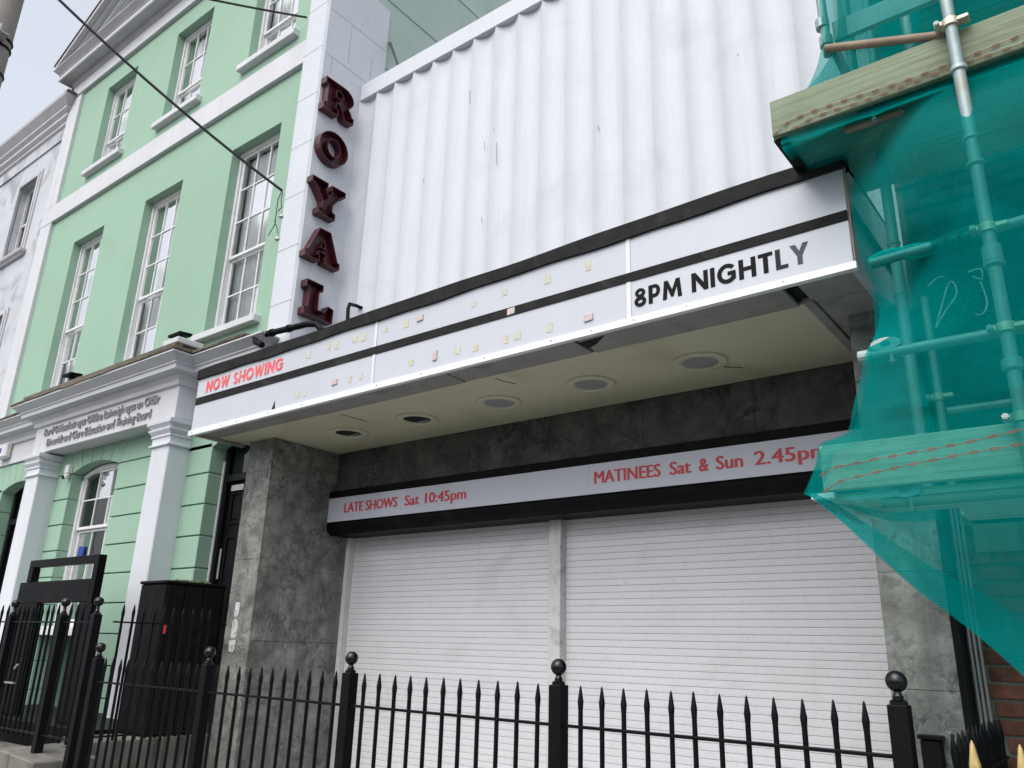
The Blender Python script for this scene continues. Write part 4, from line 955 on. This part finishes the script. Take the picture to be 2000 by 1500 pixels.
for k in range(5):
    m = MB(); c = (-8.1 + .03 * k, 4.72 + .07 * k, 2.185); m.lathe([(.05 + .03 * R_(), 0), (.04, .012 + .02 * R_()), (.01, .03)], c, 8); m.build('moss', LEAF, pw)
# black open noticeboard frame behind the gate
YN = 4.36
xa, xb = PY(60, 1095, YN).x, PY(195, 1082, YN).x; zt_ = PY(60, 1095, YN).z
nb = thing('notice_frame', 'black timber frame with open slot standing behind the tall gate', 'frame', ((xa + xb) / 2, YN, .74))
zs1 = PY(50, 1134, YN).z; 
B('side_post', BLACKM, nb, (xb - .10, xb, YN, YN + .09, .742, zt_), bevel=.005)
B('side_post', BLACKM, nb, (xa, xa + .12, YN, YN + .09, zs1 - .02, zt_ - .09), bevel=.005)
B('top_rail', BLACKM, nb, (xa, xb - .101, YN + .002, YN + .088, zt_ - .088, zt_), bevel=.005)
B('middle_rail', BLACKM, nb, (xa - .16, xb - .102, YN + .001, YN + .089, zs1 - .27, zs1 - .022), bevel=.005)
B('lower_post', BLACKM, nb, (xa - .16, xa + .42, YN + .003, YN + .087, .742, zs1 - .272), bevel=.005)
B('lower_post', BLACKM, nb, (xb - .28, xb - .103, YN + .003, YN + .087, .742, zs1 - .272), bevel=.005)
rs_ = B('sticker_red', REDP, None, (-7.902, -7.8865, 4.53, 4.56, 1.66, 1.76)); rs_.name = 'red_sticker'; tag(rs_, 'small red sticker on the black parapet', 'sticker')

# ------------------------------------------------------------------ brick building behind the scaffold
K = thing('brick_building', 'dark red brick building behind the green scaffold netting', 'building', (.8, 5.3, 0))
YK = 5.24
B('wall', MORTAR, K, (-.86, 3.0, YK + .012, YK + .5, 0, 8.9))
bs = None; rowh = .0885; bw = .235
zlist = [.45 + rowh * i for i in range(52)]
cnt = 0
for i, z in enumerate(zlist):
    x = -.715 - (i % 2) * bw / 2
    while x < .34:
        if x > -.86 and cnt < 290:
            if bs is None:
                m = MB(); m.box(0, bw - .020, -.006 + YK, YK + .02, 0, rowh - .018); bs = m.build('brick', BRICK, K, .004, loc=(0, 0, 0)); ob = bs
            else:
                ob = bs.copy(); COL.objects.link(ob); ob.parent = K
            ob.location = Vector((x, (R_() - .5) * .008, z)) - Vector(K['_o']); ob.rotation_euler = (0, (R_() - .5) * .01, (R_() - .5) * .012); cnt += 1
        x += bw
m = MB()
for i, z in enumerate([zlist[-1] + rowh * k for k in range(1, 42)]):
    x = -.83 - (i % 2) * bw / 2
    while x < 2.8: m.box(max(x, -.855), x + bw - .014, YK - .01, YK + .02, z, z + rowh - .013); x += bw
up = m.build('upper_brickwork', BRICK, K); up['kind'] = 'stuff'
for (px, py, qx, qy, h) in ((1797, 396, 1905, 364, .06), (1805, 425, 1912, 393, .11), (1955, 349, 2060, 320, .06), (1965, 385, 2060, 360, .12), (1870, 1016, 2000, 1008, .07), (1900, 1045, 2010, 1040, .20)):
    a, b = PY(px, py, YK - .03), PY(qx, qy, YK - .03)
    B('stone_band', BSTONE, K, (a.x, b.x, YK - .03, YK + .02, a.z - h / 2, a.z + h / 2), bevel=.006)

# ------------------------------------------------------------------ scaffold
YO = 4.0
Sf = thing('scaffold', 'galvanised tube scaffold with timber boards at the right', 'scaffold', (0, 4.4, 0))
def tube(a, b, r=.024, m=GALV, nm='tube'):
    mb = MB(); mb.tube([a, b], r, 12); return mb.build(nm, m, Sf, smooth=True)
def pxl(px, py): return PY(px, py, YO)
mx = -.0715 * YO
std = tube((mx, YO, .02), (mx, YO, 7.2), .030, GALV, 'standard')
B('base_plate', GALV, Sf, (mx - .08, mx + .08, YO - .08, YO + .08, .001, .02))
def collar(z, r, h, x=mx, y=YO, m=GALV, nm='collar'):
    mb = MB(); mb.lathe([(r * .8, z - h / 2 - .004), (r, z - h / 2 + .004), (r, z + h / 2 - .004), (r * .82, z + h / 2 + .004)], (x, y, 0), 14); mb.build(nm, m, Sf, smooth=True)
def coupler(z, x=mx, y=YO, m=CLAMP, r=.038):
    mb = MB(); mb.lathe([(r, z - .022), (r + .004, z - .02), (r + .004, z + .02), (r, z + .022)], (x, y, 0), 14); cp = mb.build('coupler', m, Sf, smooth=True)
    mb = MB(); mb.box(x - r - .035, x - r + .005, y - .035, y + .02, z - .014, z + .014); mb.build('hinge', m, cp, .004)
    mb = MB(); mb.tube([(x - r - .02, y - .055, z), (x - r - .02, y + .02, z)], .009, 8); mb.tube([(x - r - .02, y - .052, z), (x - r - .02, y - .038, z)], .015, 6); mb.build('bolt', GALV, cp)
    mb = MB(); mb.box(x + r - .005, x + r + .05, y - .03, y + .03, z - .012, z + .012); mb.build('flap', m, cp, .004)
zf = lambda px, py: PY(px, py, YO).z
coupler(zf(1862, 45)); coupler(zf(1935, 445)); coupler(zf(1968, 640)); coupler(zf(1992, 815))
collar(zf(1873, 135), .040, .03); collar(zf(1895, 270), .038, .022); collar(zf(1907, 320), .043, .02)
collar(zf(1945, 495), .043, .085); collar(zf(1948, 515), .047, .02); collar(zf(1977, 712), .045, .05)
# second and third standards
s2x, s2y = -.174 * 4.55, 4.55
tube((s2x, s2y, 2.43), (s2x, s2y, 4.49), .030, GALV, 'standard'); collar(1.6 + .50 * 4.55, .037, .02, s2x, s2y); collar(1.6 + .43 * 4.55, .036, .01, s2x, s2y); collar(1.6 + .25 * 4.55, .04, .01, s2x, s2y)
s3x, s3y = -.149 * 4.95, 4.95
tube((s3x, s3y, 2.43), (s3x, s3y, 1.6 + .42 * 4.95), .021, GALV, 'standard'); coupler(zf(1830, 765) * 1.0 + .25, s3x, s3y, CLAMP, .028)
for xx, yy in ((1.9, YO), (1.9, 4.95)): tube((xx, yy, .02), (xx, yy, 7.2), .026, GALV, 'standard')
# ledgers
a = PY(1690, 697, YO + .055); tube(a, (2.2, YO + .055, a.z), .026, GALV, 'ledger')
mb = MB(); mb.tube([a + Vector((-.03, 0, 0)), a + Vector((.02, 0, 0))], .034, 12); mb.build('tube_end', GALV, Sf)
cpx = PY(1735, 675, YO + .03)
def loose_clamp(px, py, y):
    c = PY(px, py, y); mb = MB(); n = 14
    for k in range(n):       # flattened eye plate with a hole
        a0, a1 = 2 * math.pi * k / n, 2 * math.pi * (k + 1) / n
        o = lambda t, rx, rz: (c.x + rx * math.cos(t), c.z + rz * math.sin(t))
        q = [o(a0, .024, .017), o(a0, .072, .034), o(a1, .072, .034), o(a1, .024, .017)]
        mb.add([(x, c.y, z) for x, z in q] + [(x, c.y + .018, z) for x, z in q], [(0, 1, 2, 3), (7, 6, 5, 4), (1, 5, 6, 2), (0, 3, 7, 4)])
    e = mb.build('swivel_coupler', GALV, Sf); mb = MB(); mb.tube([(c.x + .02, c.y + .01, c.z - .035), (c.x + .02, c.y + .01, c.z - .11)], .009, 8); mb.lathe([(.018, 0), (.018, .012)], (c.x + .02, c.y + .01, c.z - .10), 6); mb.build('bolt', GALV, e)
loose_clamp(1729, 671, YO + .03); loose_clamp(1767, 957, YO + .09); loose_clamp(1696, 207, YO + .12)
b = PY(1700, 515, YO + .10); bR = PY(1935, 448, YO + .055); tube(b, bR + (bR - b) * 4, .025, GALV, 'ledger')
cL = PY(1722, 984, YO + .12); tube(cL, (2.2, YO + .12, cL.z), .024, RUST, 'ledger')
cT = PY(1652, 255, YO + .20); tube(cT, (2.2, YO + .20, cT.z), .024, RUST, 'ledger')
cM = PY(1850, 803, 4.9); tube(cM, (2.2, 4.9, cM.z), .022, GALV, 'ledger')
# boards: two edge boards and the platforms behind them
def edge_board(pxl_, top_, bot_, nm, wm):
    x0_ = PY(pxl_, top_, YO + .05).x; z1_ = PY(pxl_, top_, YO + .05).z; z0_ = PY(pxl_ + 9, bot_, YO + .05).z
    return B(nm, wm, Sf, (x0_, 2.3, YO + .048, YO + .086, z0_, z1_), bevel=.004), x0_, z0_, z1_
eb1, ex1, ez0, ez1 = edge_board(1503, 200, 267, 'toe_board', TOEW)
eb2, ex2, lz0, lz1 = edge_board(1600, 872, 960, 'toe_board', WOOD)
for k in range(4):
    y = YO + .112 + k * .23
    B('deck_board', WOOD, Sf, (ex1 + .005 + .02 * R_(), 2.3, y, y + .222, ez0 + .028, ez0 + .066), bevel=.004)
    B('deck_board', WOOD, Sf, (-.70 + .03 * R_() if k > 1 else ex2 + .02, 2.3, y, y + .222, lz0 - .045, lz0 - .007), bevel=.004)
B('board_end_tape', ALU, Sf, (ex2 - .06, ex2 + .05, YO + .04, YO + .10, lz0 - .035, lz0 - .008))
# upper guard tubes and plank
u1 = PY(1612, 95, YO + .02); u2 = PY(1846, 68, YO + .055); tube(u1, u2, .024, RUST)
v0 = PY(1597, -40, YO + .06); v1 = PY(1618, 108, YO + .06); tube(v0, v1, .026); 
for (px, py) in ((1606, 48), (1614, 82)):
    c = PY(px, py, YO + .06); mb = MB(); dv = (v1 - v0).normalized(); mb.tube([c - dv * .03, c + dv * .03], .038, 12); mb.build('sleeve', GALV, Sf)
tube(PY(1628, 95, YO + .1), PY(1652, 142, YO + .14), .026)
t1 = PY(1664, 118, YO + .35); tube((t1.x, t1.y, ez1 - .03), (t1.x - .0, t1.y, 7.0), .028, GALV, 'standard'); collar(ez1 + .16, .036, .02, t1.x, t1.y)
t2 = PY(1770, 50, YO + .4); tube((t2.x, t2.y, ez1 - .03), (t2.x, t2.y, 7.0), .028, GALV, 'standard')
t3 = PY(1705, 108, YO + .8); tube((t3.x, t3.y, ez1 - .03), (t3.x, t3.y, 7.0), .024, GALV, 'standard')
p0 = PY(1628, 65, YO + .16); mb = MB(); mb.bar((p0.x, YO + .16, p0.z), (2.3, YO + .16, p0.z + .0), .036, .14); mb.build('guard_board', GALV, Sf, .004)
mb = MB(); mb.bar((ex1 + .02, YO + .10, ez0 + .012), (ex1 + .03, YO + 1.03, ez0 + .012), .06, .028); mb.build('end_bearer', BLACKM, Sf)

# ------------------------------------------------------------------ debris netting
ND = thing('debris_netting', 'translucent teal debris netting wrapped round the scaffold', 'netting', (0, YO, 1.5))
yn = YO - .048
def at(px, py, Y): return PY(px, py, Y)
edge = [at(1602, -120, yn), at(1600, -40, yn), at(1601, 15, yn), at(1600, 60, yn), at(1590, 95, yn), at(1575, 125, yn), at(1553, 155, yn), at(1530, 180, yn), at(1501, 199, yn + .0), at(1507, 235, yn), at(1512, 268, yn),
        at(1534, 296, yn + .30), at(1562, 328, yn + .48), Vector((-.975, yn + .48, 4.46)), Vector((-.965, yn + .46, 4.2)), Vector((-.955, yn + .45, 3.95)), at(1688, 520, yn + .44), at(1706, 560, yn + .50), at(1718, 605, yn + .50), at(1712, 650, yn + .25), at(1690, 692, yn + .02), at(1680, 740, yn + .01), at(1668, 790, yn), at(1657, 838, yn), at(1634, 854, yn), at(1600, 868, yn), at(1592, 908, yn), at(1575, 964, yn)]
rowsR = [Vector((2.35, yn, 7.0 + (2.40 - 7.0) * i / (len(edge) - 1))) for i in range(len(edge))]
# smooth subdivision of the edge
def sub(pts, k):
    out = []
    for i in range(len(pts) - 1):
        p0, p1, p2, p3 = pts[max(i - 1, 0)], pts[i], pts[i + 1], pts[min(i + 2, len(pts) - 1)]
        for j in range(k):
            t = j / k; out.append(.5 * ((2 * p1) + (p2 - p0) * t + (2 * p0 - 5 * p1 + 4 * p2 - p3) * t * t + (3 * p1 - p0 - 3 * p2 + p3) * t ** 3))
    out.append(pts[-1]); return out
ed = sub(edge, 4); n = len(ed); NX = 60
nm_ = MB(); vs = []
for i, p in enumerate(ed):
    zr2 = p.z
    for j in range(NX + 1):
        t = j / NX; s_ = t ** 1.6
        x = p.x + (2.35 - p.x) * s_
        dy = (p.y - yn) * max(0, 1 - (x - p.x) / .62) ** 1.6
        fold = -abs(.022 * math.sin(x * 6 + p.z * 3.1 + math.sin(p.z * 5)) * min(1, (x - p.x) * 4)) - .010 * math.sin(x * 19 - p.z * 9) ** 2
        near_board = (ez0 - .06 < p.z < ez1 + .06) or p.z < lz1 + .08
        wob = 0 if near_board else fold
        vs.append((x, yn + dy + min(wob, .05) * (1 if not near_board else 0) + .150 * max(0, 1 - max(0, abs(p.z - (ez0 + ez1) / 2) - .13) / .42), p.z))
nm_.add(vs, [(i * (NX + 1) + j, i * (NX + 1) + j + 1, (i + 1) * (NX + 1) + j + 1, (i + 1) * (NX + 1) + j) for i in range(n - 1) for j in range(NX)])
nm_.build('front_sheet', NET, ND, smooth=True)
# lower skirt: from the low board's end down along a diagonal hem
hA = Vector(ed[-1]); hB = at(2000, 1320, 3.98); hd = (hB - hA)
sk = MB(); vs = []; NR = 26
xs_ = [hA.x + (2.35 - hA.x) * ((j / NX) ** 1.4) for j in range(NX + 1)]
for i in range(NR + 1):
    for j, x in enumerate(xs_):
        t = (x - hA.x) / hd.x; zh = hA.z + hd.z * t if t < 1.8 else hA.z + hd.z * 1.8
        zh += .012 * math.sin(t * 9)
        z = hA.z + (zh - hA.z) * i / NR
        fold = -abs(.03 * math.sin(x * 5.5 + i * .13) * min(1, i / 6)) - .012 * math.sin(x * 17 - i * .4) ** 2 * min(1, i / 4)
        vs.append((x, yn + (fold if z < lz0 - .06 else 0) - .02 * i / NR, z))
sk.add(vs, [(i * (NX + 1) + j, i * (NX + 1) + j + 1, (i + 1) * (NX + 1) + j + 1, (i + 1) * (NX + 1) + j) for i in range(NR) for j in range(NX)])
sk.build('lower_skirt', NET, ND, smooth=True)
# gathered hem along the diagonal and net turned back along the inner side
hm = MB(); vs = []; K2 = 40
for i in range(K2 + 1):
    t = 1.75 * i / K2; p = hA + hd * t; p.z += .012 * math.sin(t * 9)
    wd_ = .02 + .16 * min(1, t * 1.2)
    for j in range(4):
        q = j / 3; vs.append((p.x + wd_ * q * .55, yn + .03 + .10 * q * (1 - q) - .02, p.z + wd_ * q * .75))
hm.add(vs, [(i * 4 + j, i * 4 + j + 1, (i + 1) * 4 + j + 1, (i + 1) * 4 + j) for i in range(K2) for j in range(3)])
hm.build('turned_hem', NET, ND, smooth=True)
sd = MB(); vs = []; lo_ = [p for p in ed if p.z < 3.60]
for p in lo_:
    for j in range(9):
        t = j / 8; vs.append((p.x + (-.80 - p.x) * t * .9 + .03 * math.sin(t * 7 + p.z * 5), p.y + .015 + (5.05 - p.y) * t, p.z - .06 * math.sin(t * math.pi)))
sd.add(vs, [(i * 9 + j, i * 9 + j + 1, (i + 1) * 9 + j + 1, (i + 1) * 9 + j) for i in range(len(lo_) - 1) for j in range(8)])
sd.build('side_sheet', NET, ND, smooth=True)
sd = MB(); vs = []; lo_ = [p for p in ed if p.z > ez1 - .01]
for p in lo_:
    for j in range(9):
        t = j / 8; vs.append((p.x + .05 + .32 * t + .02 * math.sin(t * 9 + p.z * 4), p.y + .10 + .75 * t, p.z + .05 * math.sin(t * math.pi)))
sd.add(vs, [(i * 9 + j, i * 9 + j + 1, (i + 1) * 9 + j + 1, (i + 1) * 9 + j) for i in range(len(lo_) - 1) for j in range(8)])
sd.build('side_sheet', NET, ND, smooth=True)
ib = MB(); vs = []
for i in range(31):
    for j in range(21):
        x = -.80 + 3.1 * j / 20; z = 2.45 + 4.6 * i / 30
        vs.append((x, 5.08 + .02 * math.sin(x * 7 + z * 3) + .012 * math.sin(z * 9), z))
ib.add(vs, [(i * 21 + j, i * 21 + j + 1, (i + 1) * 21 + j + 1, (i + 1) * 21 + j) for i in range(30) for j in range(20)])
ib.build('inner_sheet', NET, ND, smooth=True)
# net rolled round the middle ledger, cable ties
rw = MB(); pts = [b.lerp(bR, t) + Vector((0, -.004, .01 * math.sin(t * 9))) for t in [i / 10 * .92 for i in range(11)]]
rw.tube(pts, [.031 + .010 * abs(math.sin(i * 1.1)) for i in range(11)], 12); rw.build('rolled_net', NET, ND, smooth=True)
for px in (1855, 1880): 
    t = (px - 1700) / (1935 - 1700); c = b.lerp(bR, t); dv = (bR - b).normalized(); k = MB(); k.tube([c - dv * .005, c + dv * .005], .046, 10); k.build('cable_tie', CABLE, ND)
# rows of eyelet tape across the boards
def eyelets(pts, name, step):
    ln = MB(); P_ = [Vector(p) for p in pts]
    sp_ = sub(P_, 10); ln.tube(sp_, .0020, 5)
    acc = 0; nxt = 0; last = sp_[0]
    for p in sp_[1:]:
        seg = (p - last).length; d_ = (p - last).normalized()
        while nxt <= acc + seg:
            c = last + d_ * (nxt - acc); up = Vector((0, 0, 1)); nr = 12
            ringp = [c + d_ * (.018 * math.cos(2 * math.pi * k / nr)) + up * (.0065 * math.sin(2 * math.pi * k / nr)) + Vector((0, -.002, 0)) for k in range(nr + 1)]
            ln.tube(ringp, .0019, 5, cap=False); nxt += step
        acc += seg; last = p
    ln.build(name, CHAINM, ND)
ye = YO + .040
yl = yn - .022
eyelets([at(1514, 262, ye), at(1545, 236, ye), at(1620, 206, ye), at(1740, 168, ye), at(1850, 127, ye), at(2000, 66, ye), at(2200, -20, ye)], 'eyelet_tape', .082)
eyelets([at(1552, 250, ye), at(1600, 225, ye), at(1700, 193, ye), at(1860, 133, ye), at(2000, 84, ye), at(2200, 8, ye)], 'eyelet_tape', .082)
eyelets([at(1608, 926, yl), at(1628, 914, yl), at(1680, 903, yl), at(1760, 888, yl), at(1880, 866, yl), at(2000, 838, yl), at(2200, 790, yl)], 'eyelet_tape', .082)
eyelets([at(1614, 958, yl), at(1640, 941, yl), at(1700, 925, yl), at(1800, 903, yl), at(1900, 884, yl), at(2000, 866, yl), at(2200, 824, yl)], 'eyelet_tape', .082)
# loose white twine inside
for i, pts in enumerate(([(1812, 560), (1830, 543), (1845, 540)], [(1828, 640), (1850, 560), (1862, 552), (1868, 575), (1845, 610), (1828, 640)], [(1890, 532), (1915, 525), (1918, 545), (1900, 540)], [(1915, 550), (1928, 590), (1920, 612), (1905, 614)])):
    m = MB(); m.tube(sub([at(a_, b_, 4.75) for a_, b_ in pts], 4), .005, 5)
    tag(m.build('twine', PAPER, smooth=True), ['short arc of pale twine above the thin inner pole', 'long narrow loop of pale twine behind the netting', 'small round loop of pale twine near the thick standard', 'hooked end of pale twine lowest behind the netting'][i], 'twine', 'loose twine behind the netting')

for o in list(bpy.data.objects):
    if '_o' in o: del o['_o']
